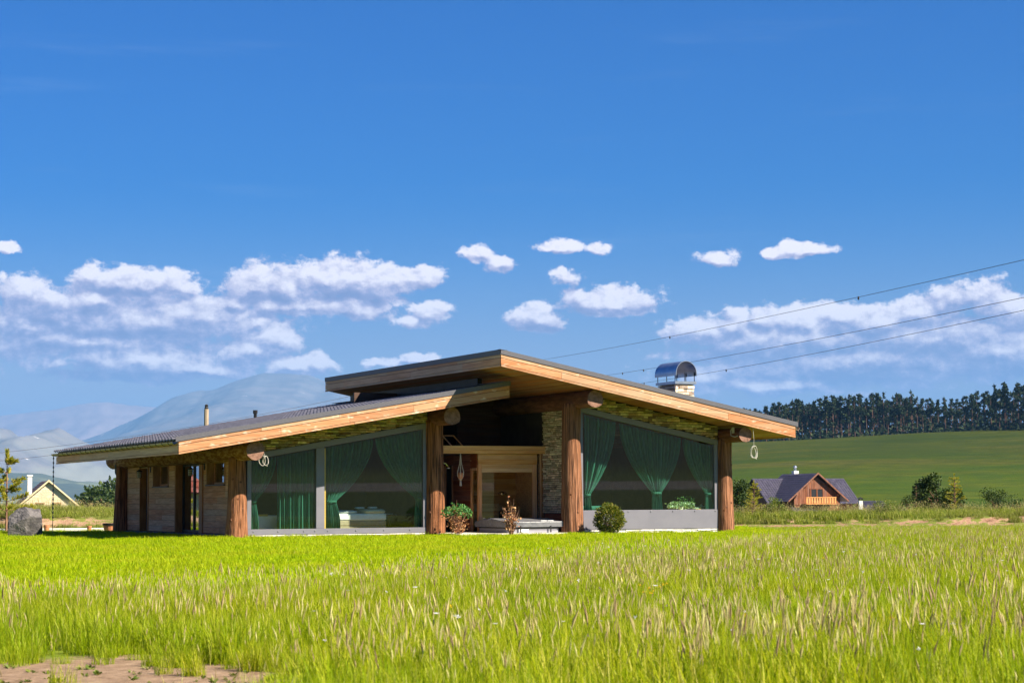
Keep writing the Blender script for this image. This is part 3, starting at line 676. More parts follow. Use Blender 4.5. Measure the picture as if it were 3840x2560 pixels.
board('wall', HOUSE, M['reveal'], 9.78, 9.88, SY + .2, SY + .25, 0, 2.42); board('trim', HOUSE, M['saunapost'], 9.875, 9.905, SY + .01, SY + .09, 0, 2.42); board('trim', HOUSE, M['trim_brown'], 9.905, 9.985, SY + .02, SY + .1, 0, 2.42)
# glass door of the cabin in its side
d = G(); d.box(SX - .02, SX + .04, .94, 1.06, -.02, 1.98); d.box(SX - .02, SX + .04, .6, .94, 1.9, 1.98); d = d.build('sauna_door', M['saunapost'], HOUSE)
G().box(SX + .005, SX + .015, .6, .94, .05, 1.9).build('pane', M['glass_sauna'], d)
G().tube([(SX - .02, .86, .85), (SX - .07, .86, .86), (SX - .07, .86, 1.22), (SX - .02, .86, 1.23)], .014, 6).build('handle', M['saunapost'], d)
board('wall', HOUSE, M['redwood'], SX - .01, SX + .05, .6, 1.06, 1.99, 2.42)
# red brown boarded wall running back
for i in range(15):
    z0 = .0 + i*.161
    for a, b in ((1.07, 2.40), (3.1, 5.0)): board('wall_board', HOUSE, M['redwood'], SX, SX + .04, a, b, z0, z0 + .156)
board('wall_board', HOUSE, M['redwood'], SX, SX + .04, 2.4, 3.1, 2.1, 2.415)
d = G(); d.box(SX - .03, SX + .05, 2.40, 2.47, 0, 2.09); d.box(SX - .03, SX + .05, 3.03, 3.1, 0, 2.09); d = d.build('door_frame', M['trim_brown'], HOUSE)
G().box(SX + .08, SX + .1, 2.47, 3.03, 0, 2.09).build('door', M['black'], d)
G().lathe([(.001, 0), (.035, 0), (.035, .02), (.02, .03)], (0, 0, 0), 10).build('vent_knob', M['saunapost'], HOUSE).location = (SX - .0, 1.02, 2.2)
# cabin lining and benches
board('wall', HOUSE, M['sauna'], SX + .06, 9.98, 2.4, 2.44, 0, 2.4); board('wall', HOUSE, M['sauna'], 9.94, 9.98, SY + .3, 2.4, 0, 2.4)
for i in range(13): board('lining_board', sa, M['sauna'], SX + .1, 9.93, 2.375, 2.398, .05 + i*.18, .05 + i*.18 + .172)
# bracket beam box and electrical box on the beam
jb = G().box(15.0, 15.03, -2.78, -2.66, 3.02, 3.2); jb.tube([(15.02, -2.70, 3.2), (15.01, -2.58, 3.1), (15.0, -2.62, 2.95), (15.0, -2.85, 2.90), (15.0, -3.0, 2.93)], .016, 6)
jb.build('junction_box', M['rope'], HOUSE)

# chimney
CX0, CX1, CY0, CY1 = 14.57, 15.27, .0, 1.15
ch = G().box(CX0 + .05, CX1 - .05, CY0 + .05, CY1 - .05, zU(15.3) + .2, 4.70).build('chimney', M['mortar'], HOUSE)
stones(ch, CX0, CX1, lambda x: zU(15.3) + .35, lambda x: 4.70, .085, FY(CY0 + .06), True, M['stone_pale'], 41, 40, lmin=.12, lmax=.4)
stones(ch, CY0, CY1, lambda x: zU(14.5) + .35, lambda x: 4.70, .085, lambda u, d, z: (CX0 + .06 - d, u, z), True, M['stone_pale'], 42, 40, lmin=.12, lmax=.4)
g = G(); g.box(CX0 - .04, CX1 + .06, CY0 - .05, CY1 + .06, 4.71, 4.80); cap = g.build('chimney_cap', M['metal'], ch)
hood = G(); n = 20; rr = .395; xc = (CX0 + CX1)/2 + .01; zc = 4.80 + .26; vs = []
for y in (CY0 - .1, CY1 + .12):
    for q in (rr, rr - .018):
        vs += [(xc - q, y, zc - .08)] + [(xc + q*math.cos(math.pi - math.pi*i/n), y, zc + q*1.02*math.sin(math.pi - math.pi*i/n)) for i in range(n + 1)] + [(xc + q, y, zc - .08)]
k = n + 3
for i in range(k - 1): hood.f += [(i, i + 1, 2*k + i + 1, 2*k + i), (k + i + 1, k + i, 3*k + i, 3*k + i + 1), (i + 1, i, k + i, k + i + 1), (2*k + i, 2*k + i + 1, 3*k + i + 1, 3*k + i)]
hood.f += [(0, 2*k, 3*k, k), (k - 1, 2*k - 1, 4*k - 1, 3*k - 1)]
hood.v = vs; hood.build('chimney_hood', M['metal'], ch)
lg = G()
for y in (CY0 + .02, CY0 + .55, CY1 - .02):
    for x in (xc - rr + .03, xc + rr - .03): lg.tube([(x, y, 4.80), (x, y, zc + .05)], .014, 5)
lg.tube([(xc, CY0 + .02, 4.8), (xc, CY0 + .02, zc + .02)], .012, 5); lg.build('hood_leg', M['black'], ch)
# two vent pipes on the lower roof
vp = G(); vp.tube([(4.2, 11.6, zL(4.2) + .4), (4.2, 11.6, zL(4.2) + .62)], .06, 8); vp.tube([(4.2, 11.6, zL(4.2) + .62), (4.2, 11.6, zL(4.2) + .74)], .085, 8); vp.build('vent_pipe', M['black'], low)
# ---------------------------------------------------------------- things on and in the house
# curtains: pleated cloth hung under the sloping head, drawn together at a tie
def curtain(name, label, y, top, tie, bot, zt, ztie, zb, pleats, seed):
    """top, tie, bot = (x0, x1) at the head, the tie and the hem"""
    g = G(); nu, nv = pleats*6, 30; rg = random.Random(seed); ph = rg.uniform(0, 6)
    for j in range(nv + 1):
        t = j/nv
        for i in range(nu + 1):
            u = i/nu
            xt = top[0] + (top[1] - top[0])*u
            if tie:
                z = zt(xt) + (zb - zt(xt))*t; s = (zt(xt) - ztie)/(zt(xt) - zb)
                if t < s: k = t/s; e = k**1.9; x = xt*(1 - e) + (tie[0] + (tie[1] - tie[0])*u)*e
                else: k = (t - s)/(1 - s); e = min(1, k*1.8)**.8; x = (tie[0] + (tie[1] - tie[0])*u)*(1 - e) + (bot[0] + (bot[1] - bot[0])*u)*e
                wd = (top[1] - top[0]); cur = max(.03, abs(1))
                amp = .075*(.35 + .65*min(1, abs(t - s)*3)) 
            else:
                x = xt; z = zt(xt) + (zb - zt(xt))*t; amp = .08
            w = math.sin(u*pleats*2*math.pi + ph + .5*math.sin(u*9 + seed)) + .35*math.sin(u*pleats*4.6*math.pi + seed)
            g.v.append((x + .012*math.sin(u*37 + t*3), y + amp*w, z))
    g.f = [(j*(nu + 1) + i, (j + 1)*(nu + 1) + i, (j + 1)*(nu + 1) + i + 1, j*(nu + 1) + i + 1) for j in range(nv) for i in range(nu)]
    g.smooth = True; root = g.build(name, M['curtain']); tag(root, label, 'curtain', 'green curtains behind the front windows')
    so_ = root.modifiers.new('cloth', 'SOLIDIFY'); so_.thickness = .006
    if tie:
        b = G(); xc = (tie[0] + tie[1])/2; w = (tie[1] - tie[0])/2 + .03
        b.lathe([(1, -.03), (1.05, 0), (1, .03)], (0, 0, 0), 14, False); b.v = [(xc + vx*w, y + vy*.11, ztie + vz) for vx, vy, vz in b.v]
        b.build('tie_back', M['curtain'], root)
    return root
hl = up(gl_top, -.03); hr = up(gr_top, -.03)
curtain('curtain', 'tied green curtain beside the corner log post, in the narrow left pane', .17, (.15, .98), (.17, .33), (.17, .40), hl, .98, .02, 7, 1)
curtain('curtain', 'straight untied green curtain hanging full length left of the grey mullion', .19, (1.0, 2.30), None, None, hl, 0, .02, 13, 2)
curtain('curtain', 'green curtain tied beside the yellow post, hanging in front of the bed', .30, (2.56, 4.12), (2.60, 2.88), (2.58, 3.02), hl, .97, .02, 12, 3)
curtain('curtain', 'green curtain tied against the second log post, right of the bed', .24, (4.16, 5.72), (5.48, 5.66), (5.42, 5.74), hl, 1.03, .02, 12, 4)
yr = YR + .19
curtain('curtain', 'green curtain tied beside the third log post, above the round clipped shrub', yr, (10.28, 11.38), (10.30, 10.46), (10.30, 10.52), hr, 1.12, .1, 9, 5)
curtain('curtain', 'wide green curtain gathered in the middle of the right window', yr, (11.50, 13.70), (12.70, 12.98), (12.68, 13.0), hr, 1.17, .1, 16, 6)
curtain('curtain', 'green curtain tied beside the rightmost log post', yr, (13.84, 15.0), (14.64, 14.84), (14.60, 14.92), hr, 1.14, .1, 9, 7)

# bed, cabinet, bedding behind the left window
BX0, BX1, BY0, BY1 = 2.75, 4.80, .95, 2.9
bed = thing('bed', 'double bed with pale mattress and beige base behind the left window', 'bed', (BX0, BY0, 0))
g = G(bed.location); g.box(BX0, BX1, BY0, BY1, .03, .22); bevel(g.build('base', M['beige'], bed), .02)
g = G(bed.location); g.box(BX0, BX1 - .01, BY0 + .004, BY1, .225, .38); bevel(g.build('box_spring', M['beige'], bed), .02)
g = G(bed.location); g.box(BX0, BX1, BY0 - .01, BY1, .385, .60); bevel(g.build('mattress', M['white'], bed), .05, 3)
def soft(name, m, c, sx, sy, sz, seed, label, cat, tilt=0, group=None):
    g = G(c); nn = 12
    for j in range(nn + 1):
        for i in range(18):
            a = 2*math.pi*i/18; b = -math.pi/2 + math.pi*j/nn
            q = lambda v, p: math.copysign(abs(v)**p, v)
            x, y, z = q(math.cos(a), .45)*q(math.cos(b), .5)*sx, q(math.sin(a), .45)*q(math.cos(b), .5)*sy, q(math.sin(b), .9)*sz
            k = 1 + .08*mnoise.noise((x*3 + seed, y*3, z*3))
            x, y, z = x*k, y*k, z*k
            x, z = x*math.cos(tilt) - z*math.sin(tilt), x*math.sin(tilt) + z*math.cos(tilt)
            g.v.append((c[0] + x, c[1] + y, c[2] + z))
    g.f = [(j*18 + i, j*18 + (i + 1) % 18, (j + 1)*18 + (i + 1) % 18, (j + 1)*18 + i) for j in range(nn) for i in range(18)]
    g.smooth = True; o = g.build(name, m); o.location = c; return tag(o, label, cat, group)
soft('pillow', M['white'], (3.12, 1.45, .83), .12, .34, .27, 1, 'white pillow standing against the head of the bed beside the tied curtain', 'pillow', .35)
soft('duvet', M['white'], (3.45, 1.25, .645), .42, .30, .055, 2, 'folded white duvet lying flat on the pale mattress', 'duvet')
soft('throw_blanket', M['cream'], (4.42, 1.35, .66), .40, .46, .08, 3, 'cream throw blanket heaped over the foot of the bed', 'blanket')
soft('towel', M['white'], (4.05, 1.3, .765), .14, .12, .03, 4, 'folded white towel on the throw, nearer the middle of the bed', 'towel', 0, 'folded towels on the bed')
soft('towel', M['white'], (4.45, 1.25, .775), .14, .12, .03, 5, 'folded white towel on the throw, nearer the foot of the bed', 'towel', 0, 'folded towels on the bed')
cb = thing('cabinet', 'low white cabinet with brass grip behind the narrow left pane', 'cabinet', (.62, .75, 0))
g = G(cb.location); g.box(.56, 1.22, .75, 1.4, .02, .57); bevel(g.build('body', M['white'], cb), .02)
g = G(cb.location); g.box(.62, .90, .735, .76, .545, .60); g.build('grip', M['yellowwood'], cb)
tb = G(); tb.lathe([(.2, 0), (.2, .02), (.03, .03), (.03, .5), (.24, .52), (.24, .55)], (5.15, 1.6, 0), 18); tb = tb.build('side_table', M['floor']); tag(tb, 'small round side table at the foot of the bed', 'table')
soft('magazine', M['white'], (5.15, 1.6, .57), .12, .09, .012, 8, 'pale open magazine lying on the small round side table', 'magazine')

# things behind the right window
ac = thing('armchair', 'low green upholstered armchair behind the round clipped shrub', 'armchair', (10.9, -.6, 0))
g = G(ac.location); g.box(10.5, 11.3, -.9, -.2, .12, .42); bevel(g.build('seat', M['curtain'], ac), .06, 3)
g = G(ac.location); g.tube([(10.46, -1.0, .70), (11.28, -1.0, .70)], .085, 10); g.build('backrest', M['curtain'], ac)
for x in (10.52, 11.26):
    for y in (-.88, -.22): g = G(ac.location); g.tube([(x, y, 0), (x, y, .12)], .02, 6); g.build('leg', M['black'], ac)
ts = thing('window_shelf', 'long narrow wooden shelf board inside the right window', 'shelf', (13.0, -1.45, .0))
g = G(ts.location); g.box(11.9, 14.9, -1.62, -1.25, .58, .62); g.build('shelf_board', M['yellowwood'], ts)
for x in (12.0, 14.8): g = G(ts.location); g.box(x, x + .05, -1.6, -1.3, 0, .58); g.build('leg', M['yellowwood'], ts)
tr = G(); tr.box(14.35, 14.86, -1.55, -1.33, .625, .66); tr = tr.build('tray', M['yellowwood']); tag(tr, 'light wooden tray on the window shelf, beneath the right curtain', 'tray')

def leaf_quad(g, c, d, nrm, L, W, fold=.15):
    """a small pointed leaf: two faces folded along the rib"""
    d = d.normalized(); s = d.cross(nrm).normalized(); n_ = s.cross(d)
    g.add([c, c + d*L*.5 + s*W*.5 + n_*fold*W, c + d*L, c + d*L*.5 - s*W*.5 + n_*fold*W], [(0, 1, 2), (0, 2, 3)])
def rvec(rg):
    while True:
        v = Vector((rg.uniform(-1, 1), rg.uniform(-1, 1), rg.uniform(-1, 1)))
        if .05 < v.length < 1: return v.normalized()
M['leaf_white'] = leafmat('variegated leaf', [(0, (.30, .42, .28)), (.5, (.55, .66, .52)), (1, (.20, .36, .10))], .3)
M['leaf_green'] = leafmat('fresh green leaf', [(0, (.03, .11, .03)), (.5, (.06, .19, .06)), (.8, (.10, .24, .05)), (1, (.16, .28, .06))], .3)
M['leaf_dry'] = leafmat('withered leaf', [(0, (.20, .075, .03)), (.4, (.36, .16, .07)), (.75, (.50, .28, .13)), (1, (.58, .42, .22))], .25, (1.1, .9, .6))
M['leaf_box'] = leafmat('clipped shrub leaf', [(0, (.045, .075, .008)), (.45, (.11, .14, .014)), (.8, (.20, .20, .025)), (1, (.30, .23, .05))], .25)
M['twig'] = mat('twig', (.16, .08, .05), (.24, .13, .08), .8)
pot = thing('pot_plant', 'white and green variegated plant on the shelf behind the right window', 'plant', (13.85, -1.43, .62))
g = G(); g.lathe([(.06, 0), (.09, .12), (.085, .12)], (0, 0, 0), 12); g.build('flower_pot', M['white'], pot)
g = G(); rg = random.Random(5)
for k in range(320):
    x = rg.uniform(-.48, .48); c = Vector((x, rg.uniform(-.13, .13), .06 + rg.random()*(.22 - .12*abs(x)))); leaf_quad(g, c, rvec(rg) + Vector((0, -.4, .3)), rvec(rg), .075, .06)
g.build('foliage', M['leaf_white'], pot)
g = G()
for k in range(90):
    x = rg.uniform(-.1, .5); c = Vector((x, rg.uniform(-.12, .12), .2 + rg.random()*.24)); leaf_quad(g, c, rvec(rg) + Vector((0, -.2, .4)), rvec(rg), .06, .045)
g.build('foliage', M['leaf_green'], pot)
g = G(); 
for k in range(150):
    x = rg.uniform(-.26, .26); c = Vector((14.62 + x, -1.44 + rg.uniform(-.08, .08), .66 + rg.random()*.13*(1 - abs(x)/.3))); leaf_quad(g, c, rvec(rg)*.6 + Vector((.8, 0, .1)), rvec(rg), .09, .03)
g = g.build('dried_bunch', M['leaf_white']); tag(g, 'pale dried bunch of leaves lying on the wooden tray', 'bouquet')

# hot tub sunk in the terrace, vinyl cover folded in two
TX0, TX1, TY0, TY1 = 7.52, 9.44, -1.88, .42
tub = thing('hot_tub', 'grey square hot tub under a folding vinyl cover on the terrace', 'hot tub', (TX0, TY0, -.1))
def rsq(x0, x1, y0, y1, r, k=5):
    pts = []
    for cx, cy, a0 in ((x1 - r, y0 + r, -90), (x1 - r, y1 - r, 0), (x0 + r, y1 - r, 90), (x0 + r, y0 + r, 180)):
        pts += [(cx + r*math.cos(R(a0 + 90*i/k)), cy + r*math.sin(R(a0 + 90*i/k))) for i in range(k + 1)]
    return pts
def loft(off, rings, m, name, par):
    g = G(off); n = len(rings[0])
    for rg_ in rings: g.v += rg_
    g.f = [(i*n + j, i*n + (j + 1) % n, (i + 1)*n + (j + 1) % n, (i + 1)*n + j) for i in range(len(rings) - 1) for j in range(n)] + [tuple(range((len(rings) - 1)*n, len(rings)*n))]
    return g.build(name, m, par)
body = loft(tub.location, [[(x, y, z) for x, y in rsq(TX0 + .08, TX1 - .08, TY0 + .08, TY1 - .08, .18)] for z in (-.12, .14)], M['tubbody'], 'tub_body', tub)
for i, z in enumerate((-.08, -.01, .06)): loft(tub.location, [[(x, y, zz) for x, y in rsq(TX0 + .07, TX1 - .07, TY0 + .07, TY1 - .07, .18)] for zz in (z, z + .062)], M['tubbody'], 'siding_board', tub)
rim = loft(tub.location, [[(x, y, z) for x, y in rsq(TX0 + .04, TX1 - .04, TY0 + .04, TY1 - .04, .2)] for z in (.125, .16)], M['black'], 'rim', tub)
xm = (TX0 + TX1)/2
def zc(x, y): return .325 + .10*(1 - min(1, abs(y - (TY0 + TY1)/2)/1.15)) + .012*mnoise.noise((x*3, y*3, 0))
for nm, ya, yb in (('cover_half', TY0, (TY0 + TY1)/2 - .006), ('cover_half', (TY0 + TY1)/2 + .006, TY1)):
    g = G(tub.location); nx_, ny_ = 14, 9
    for i in range(nx_ + 1):
        for j in range(ny_ + 1):
            x = TX0 + (TX1 - TX0)*i/nx_; y = ya + (yb - ya)*j/ny_; g.v.append((x, y, zc(x, y)))
    g.f = [(i*(ny_ + 1) + j, (i + 1)*(ny_ + 1) + j, (i + 1)*(ny_ + 1) + j + 1, i*(ny_ + 1) + j + 1) for i in range(nx_) for j in range(ny_)]
    edge = [i*(ny_ + 1) for i in range(nx_ + 1)] + [nx_*(ny_ + 1) + j for j in range(1, ny_ + 1)] + [i*(ny_ + 1) + ny_ for i in range(nx_ - 1, -1, -1)] + [j for j in range(ny_ - 1, 0, -1)]
    k = len(g.v); g.v += [(g.v[e][0] + .02*mnoise.noise((e*.7, 1, 2)), g.v[e][1] + .02*mnoise.noise((e*.7, 5, 2)), .165 + .012*mnoise.noise((e*.9, 3, 1))) for e in edge]
    ne = len(edge); g.f += [(edge[i], k + i, k + (i + 1) % ne, edge[(i + 1) % ne]) for i in range(ne)]
    c = g.build(nm, M['tubcover'], tub); bevel(c, .015, 2)
    for x in (TX0 + .45, TX1 - .45):
        y = TY0 if ya == TY0 else TY1
        s = G(tub.location); s.box(x - .02, x + .02, y - (.02 if ya == TY0 else -.006), y - (.006 if ya == TY0 else -.02), -.0, .2); s.build('strap', M['black'], c)
g = G(tub.location)
for x in (8.75, 8.98): g.box(x, x + .2, TY0 + .16, TY0 + .27, zc(x, TY0 + .2) + .0, zc(x, TY0 + .2) + .014)
sl = g.build('label_patch', M['white'], tub); sl['kind'] = 'stuff'
g = G(tub.location); g.box(7.95, 8.28, TY0 + .055, TY0 + .07, .01, .10); bevel(g.build('control_panel', M['white'], tub), .02)

# small hanging and standing things on the terrace
mac = thing('macrame_hanger', 'knotted cotton plant hanger under the terrace beam', 'plant hanger', (7.0, .30, 1.50))
g = G()
for a in range(6):
    t = a*math.pi/3; g.tube([(0, 0, .92), (.035*math.cos(t), .035*math.sin(t), .60), (.11*math.cos(t), .11*math.sin(t), .34), (.10*math.cos(t), .10*math.sin(t), .22), (0.02*math.cos(t), .02*math.sin(t), .10)], .011, 5)
g.build('cords', M['macrame'], mac)
g = G(); g.lathe([(.03, .13), (.085, .17), (.10, .26), (.09, .33), (.08, .33)], (0, 0, 0), 12); g.build('flower_pot', M['terracotta'], mac)
g = G(); g.lathe([(.012, .12), (.024, .08), (.04, -.06), (.045, -.08)], (0, 0, 0), 8); g.build('tassel', M['macrame'], mac)
sh = thing('shower_head', 'chrome shower head on a curved arm beside the second log post', 'shower', (6.6, .4, 2.0))
g = G(sh.location); g.tube([(6.2, .55, 2.16), (6.45, .5, 2.15), (6.58, .47, 2.11), (6.64, .46, 2.03)], .02, 8); g.build('arm', M['steel'], sh)
g = G(sh.location); g.lathe([(.03, .06), (.045, .04), (.085, .0), (.085, -.01)], (6.65, .46, 1.97), 14); g.build('head', M['steel'], sh)
fr = thing('easel', 'open wooden frame with legs leaning on the loft above the terrace beam', 'easel', (7.0, .8, 2.65))
q = [(6.70, 1.0, 2.99), (7.08, 1.0, 2.99), (7.30, .75, 2.645), (6.92, .75, 2.645)]
for a, b in ((0, 1), (1, 2), (3, 0)): g = G(fr.location); g.tube([q[a], q[b]], .022, 4); g.build('bar', M['darkspruce'] if 'darkspruce' in M else M['saunapost'], fr)
g = G(fr.location); g.tube([(6.74, 1.0, 2.97), (6.76, 1.25, 2.645)], .018, 4); g.build('prop', M['saunapost'], fr)
def coil(name, label, p, rx, n, hang, m, loops, sd):
    rg = random.Random(sd); o = thing(name, label, 'cable', p)
    for k in range(loops):
        pts = []; a0 = rg.uniform(-.05, .05)
        for i in range(25):
            a = 2*math.pi*i/24 + math.pi/2; pts.append((rx*(.55 + .09*k)*math.cos(a) + a0, .03*math.sin(a*2 + k) + .025*(k - 1), -n + n*(1 + .05*k)*math.sin(a)))
        g = G(); g.tube(pts, .0075, 6, False); g.build('loop', m, o)
    g = G(); g.tube([(0, 0, 0), (.01, 0, hang*.35), (-.02, 0, hang)], .006, 6); g.build('lead', m, o)
    g = G(); g.tube([(.05, 0, -1.9*n), (.09, 0, -2.2*n)], .015, 6); g.build('plug', m, o)
coil('cable_coil', 'coiled pale cable hanging from the right end of the upper eaves', (15.45, -3.22, 2.60), .17, .18, .56, M['rope'], 3, 1)
coil('cable_coil', 'tied pale cable hanging beside the sawn end of the corner beam', (.05, -1.38, 2.27), .13, .13, .20, M['rope'], 3, 2)
tr_ = G(); tr_.tube([(-.5, 12.75, 2.3), (-.5, 12.75, 2.02), (-.42, 12.6, 1.75), (-.35, 12.5, 1.6)], .028, 6); tr_ = tr_.build('loose_cable', M['wire']); tag(tr_, 'dark loose cable end hanging under the eaves at the back log post', 'cable')
rc = G(); 
for k in range(14): rc.lathe([(.018, 0), (.03, .05), (.012, .09)], (LX0 - .09, LY1 + .05, zL(LX0) + .16 - k*.155), 7)
rc.tube([(LX0 - .09, LY1 + .05, zL(LX0) + .3), (LX0 - .09, LY1 + .05, -.1)], .012, 5); rc = rc.build('rain_chain', M['wire'], None, kind='thing'); tag(rc, 'rain chain hanging from the far end of the eaves gutter', 'rain chain')
st = thing('sauna_stove', 'small black sauna stove in a wooden guard behind the bronze glass', 'stove', (9.2, 1.5, 0))
g = G(); g.box(-.22, .22, -.2, .2, .05, .62); g.build('body', M['black'], st)
g = G()
for x in (-.3, .26):
    for y in (-.28, .24): g.box(x, x + .04, y, y + .04, 0, .70)
g.box(-.30, .30, -.28, -.24, .70, .78); g.box(-.30, .30, .24, .28, .70, .78); g.build('guard', M['sauna'], st)
g = G(); rg = random.Random(3)
for k in range(24): g.lathe([(.001, -.03), (.05, 0), (.001, .04)], (rg.uniform(-.16, .16), rg.uniform(-.14, .14), .64 + rg.uniform(0, .06)), 6, False)
g.build('stones', M['stone_dark'], st, kind='stuff')
la = G(); la.lathe([(.02, -.02), (.14, .0), (.15, .05), (.10, .09), (.02, .12)], (9.35, 2.2, 1.15), 16); la = la.build('ladle_bowl', M['steel']); tag(la, 'shiny metal bowl hanging on the cabin wall behind the bronze glass', 'bowl')
bn = thing('sauna_bench', 'stepped slatted spruce bench inside the glazed cabin', 'bench', (7.9, 1.7, 0))
for i in range(6):
    z = .14 + i*.125; g = G(bn.location); g.box(7.82, 9.0, 1.72, 1.745, z, z + .108); g.build('slat', M['sauna'], bn)
for i in range(4): g = G(bn.location); g.box(7.82, 9.0, 1.75 + i*.14, 1.87 + i*.14, .90, .925); g.build('slat', M['sauna'], bn)
# ---------------------------------------------------------------- far land: green hill, mountains, haze
def hill_h(f, r):
    """the field hill beyond the valley on the right"""
    e = max(0, min(1, (f - 330)/770)); e = e*e*(3 - 2*e)*.55 + e*.45
    side = max(0, min(1, (r + 260)/370)); side = side*side*(3 - 2*side)
    crest = 33.2 + .044*(r - 119)
    back = max(0, min(1, (1500 - f)/300)); 
    return -6 + (crest + 5)*e*side*back + 1.2*mnoise.noise((r*.012, f*.006, 1))*e
def hill_mat():
    mt = bpy.data.materials.new('hill meadow'); mt.use_nodes = True; nt = mt.node_tree; nt.nodes.clear(); n = N(nt)
    pos = n('NewGeometry').outputs['Position']
    f = n.vec('DOT_PRODUCT', n.vec('SUBTRACT', pos, tuple(CAM)), tuple(FWD)); r = n.vec('DOT_PRODUCT', n.vec('SUBTRACT', pos, tuple(CAM)), tuple(RGT))
    q = n('CombineXYZ', {0: n.math('MULTIPLY', r, .008), 1: n.math('MULTIPLY', f, .016), 2: 0.0}).outputs[0]
    a = n('TexNoise', {'Vector': q, 'Scale': 1.0, 'Detail': 7.0, 'Roughness': .65, 'Distortion': .4}).outputs['Fac']
    b = n('TexNoise', {'Vector': pos, 'Scale': .10, 'Detail': 8.0, 'Roughness': .75}).outputs['Fac']
    col = n.ramp(a, [(.28, (.018, .032, .003)), (.45, (.036, .050, .004)), (.58, (.058, .062, .006)), (.75, (.074, .070, .018))])
    col = n.mix(n.math('MULTIPLY', n.smooth(b, .40, .62), .6), col, (.022, .034, .004))
    col = n.mix(n.math('MULTIPLY', n.smooth(n.math('MULTIPLY_ADD', n.math('SUBTRACT', a, .5), 500.0, f), 820, 520), .85), col, n.mix(1.0, col, (1.25, 1.5, .9), 'MULTIPLY'))
    p = n('BsdfPrincipled', {'Base Color': col, 'Roughness': .95, 'Specular IOR Level': .05})
    bm = n('Bump', {'Strength': .6, 'Distance': 1.5, 'Height': b}); nt.links.new(bm.outputs[0], p.inputs['Normal'])
    nt.links.new(p.outputs[0], n('OutputMaterial').inputs[0]); return mt
M['hill'] = hill_mat()
sheet('field_hill', list(np.arange(320, 1520, 24)), list(np.arange(-300, 900, 16)), hill_h, M['hill'])

def mountain(name, f0, depth, prof, m, seed, amp, rough):
    """a range whose skyline follows prof = [(photo column, photo row)], sloping down towards the viewer"""
    g = G(); cols = np.arange(prof[0][0], prof[-1][0] + 1, 9); rows = 44
    xs = [p[0] for p in prof]; ys = [p[1] for p in prof]
    for i, px in enumerate(cols):
        py = float(np.interp(px, xs, ys)); top = CAM.z + (yh(px) - py)/F35*f0
        for j in range(rows + 1):
            t = j/rows; f = f0 - depth*t; r = (px - 1920)/F35*f0
            h = -6 + (top + 6)*(1 - t)**1.15
            k = math.sin(math.pi*min(1, t*1.0))**.7
            rv = 1 - abs(mnoise.fractal((r/rough*1.3 + .25*mnoise.noise((f/rough, r/rough, 4)), f/rough*.45, seed), 1.0, 2.1, 6))*1.6
            h += amp*k*(rv - .55)*(1 - t*.5)
            h += amp*.10*mnoise.fractal((r/rough*5, seed, 2), 1.0, 2, 4)*(t < .02)
            q = gl(f, r); g.v.append((q.x, q.y, h))
        q = gl(f0 + depth*.5, r); g.v.append((q.x, q.y, -6))
    R_ = rows + 2
    for i in range(len(cols) - 1):
        for j in range(rows): g.f.append((i*R_ + j, i*R_ + j + 1, (i + 1)*R_ + j + 1, (i + 1)*R_ + j))
        g.f.append((i*R_ + rows + 1, i*R_, (i + 1)*R_, (i + 1)*R_ + rows + 1))
    g.smooth = True; return g.build(name, m, kind='structure')
def mount_mat(name, c1, c2, field, fld_z, white=.62):
    mt = bpy.data.materials.new(name); mt.use_nodes = True; nt = mt.node_tree; nt.nodes.clear(); n = N(nt)
    pos = n('NewGeometry').outputs['Position']; z = n('SeparateXYZ', {0: pos}).outputs[2]
    a = n('TexNoise', {'Vector': pos, 'Scale': .0030, 'Detail': 8.0, 'Roughness': .7}).outputs['Fac']
    b = n('TexNoise', {'Vector': pos, 'Scale': .0010, 'Detail': 5.0, 'Roughness': .6}).outputs['Fac']
    w = n('TexNoise', {'Vector': n.vec('MULTIPLY', pos, (.0034, .0034, .009)), 'Scale': 1.0, 'Detail': 4.0, 'Roughness': .7}).outputs['Fac']
    col = n.mix(n.smooth(a, .35, .65), c1, c2)
    fm = n.math('MULTIPLY', n.smooth(z, fld_z[1], fld_z[0]), n.smooth(b, .38, .58)); col = n.mix(fm, col, field)
    col = n.mix(n.math('MULTIPLY', n.smooth(w, white, white + .06), n.math('MULTIPLY', n.smooth(z, 150, 300), n.smooth(z, 1500, 900))), col, (.80, .76, .72))
    p = n('BsdfPrincipled', {'Base Color': col, 'Roughness': 1.0, 'Specular IOR Level': 0.0})
    bm = n('Bump', {'Strength': .5, 'Distance': 20.0, 'Height': a}); nt.links.new(bm.outputs[0], p.inputs['Normal'])
    nt.links.new(p.outputs[0], n('OutputMaterial').inputs[0]); return mt
M['mount_far'] = mount_mat('haze-paled far range', (.20, .145, .125), (.26, .19, .165), (.2, .2, .14), (0, 700), .9)  # pale tan base supplies part of the distance haze
M['mount_mid'] = mount_mat('haze-paled wooded range', (.11, .105, .10), (.165, .15, .14), (.22, .215, .16), (60, 650), .66)  # haze paleness put into the base colour here too
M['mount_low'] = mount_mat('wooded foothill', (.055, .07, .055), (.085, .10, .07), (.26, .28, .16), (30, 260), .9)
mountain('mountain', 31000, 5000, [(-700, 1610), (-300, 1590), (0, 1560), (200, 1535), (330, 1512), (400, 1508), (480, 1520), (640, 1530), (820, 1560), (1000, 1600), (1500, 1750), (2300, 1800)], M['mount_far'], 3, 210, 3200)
mountain('mountain', 24000, 9000, [(-600, 1880), (200, 1690), (420, 1610), (590, 1530), (660, 1490), (730, 1468), (800, 1462), (870, 1435), (930, 1412), (985, 1402), (1040, 1406), (1100, 1401), (1160, 1405), (1220, 1432), (1280, 1440), (1380, 1480), (1600, 1600), (1900, 1720), (2600, 1840)], M['mount_mid'], 11, 330, 3900)
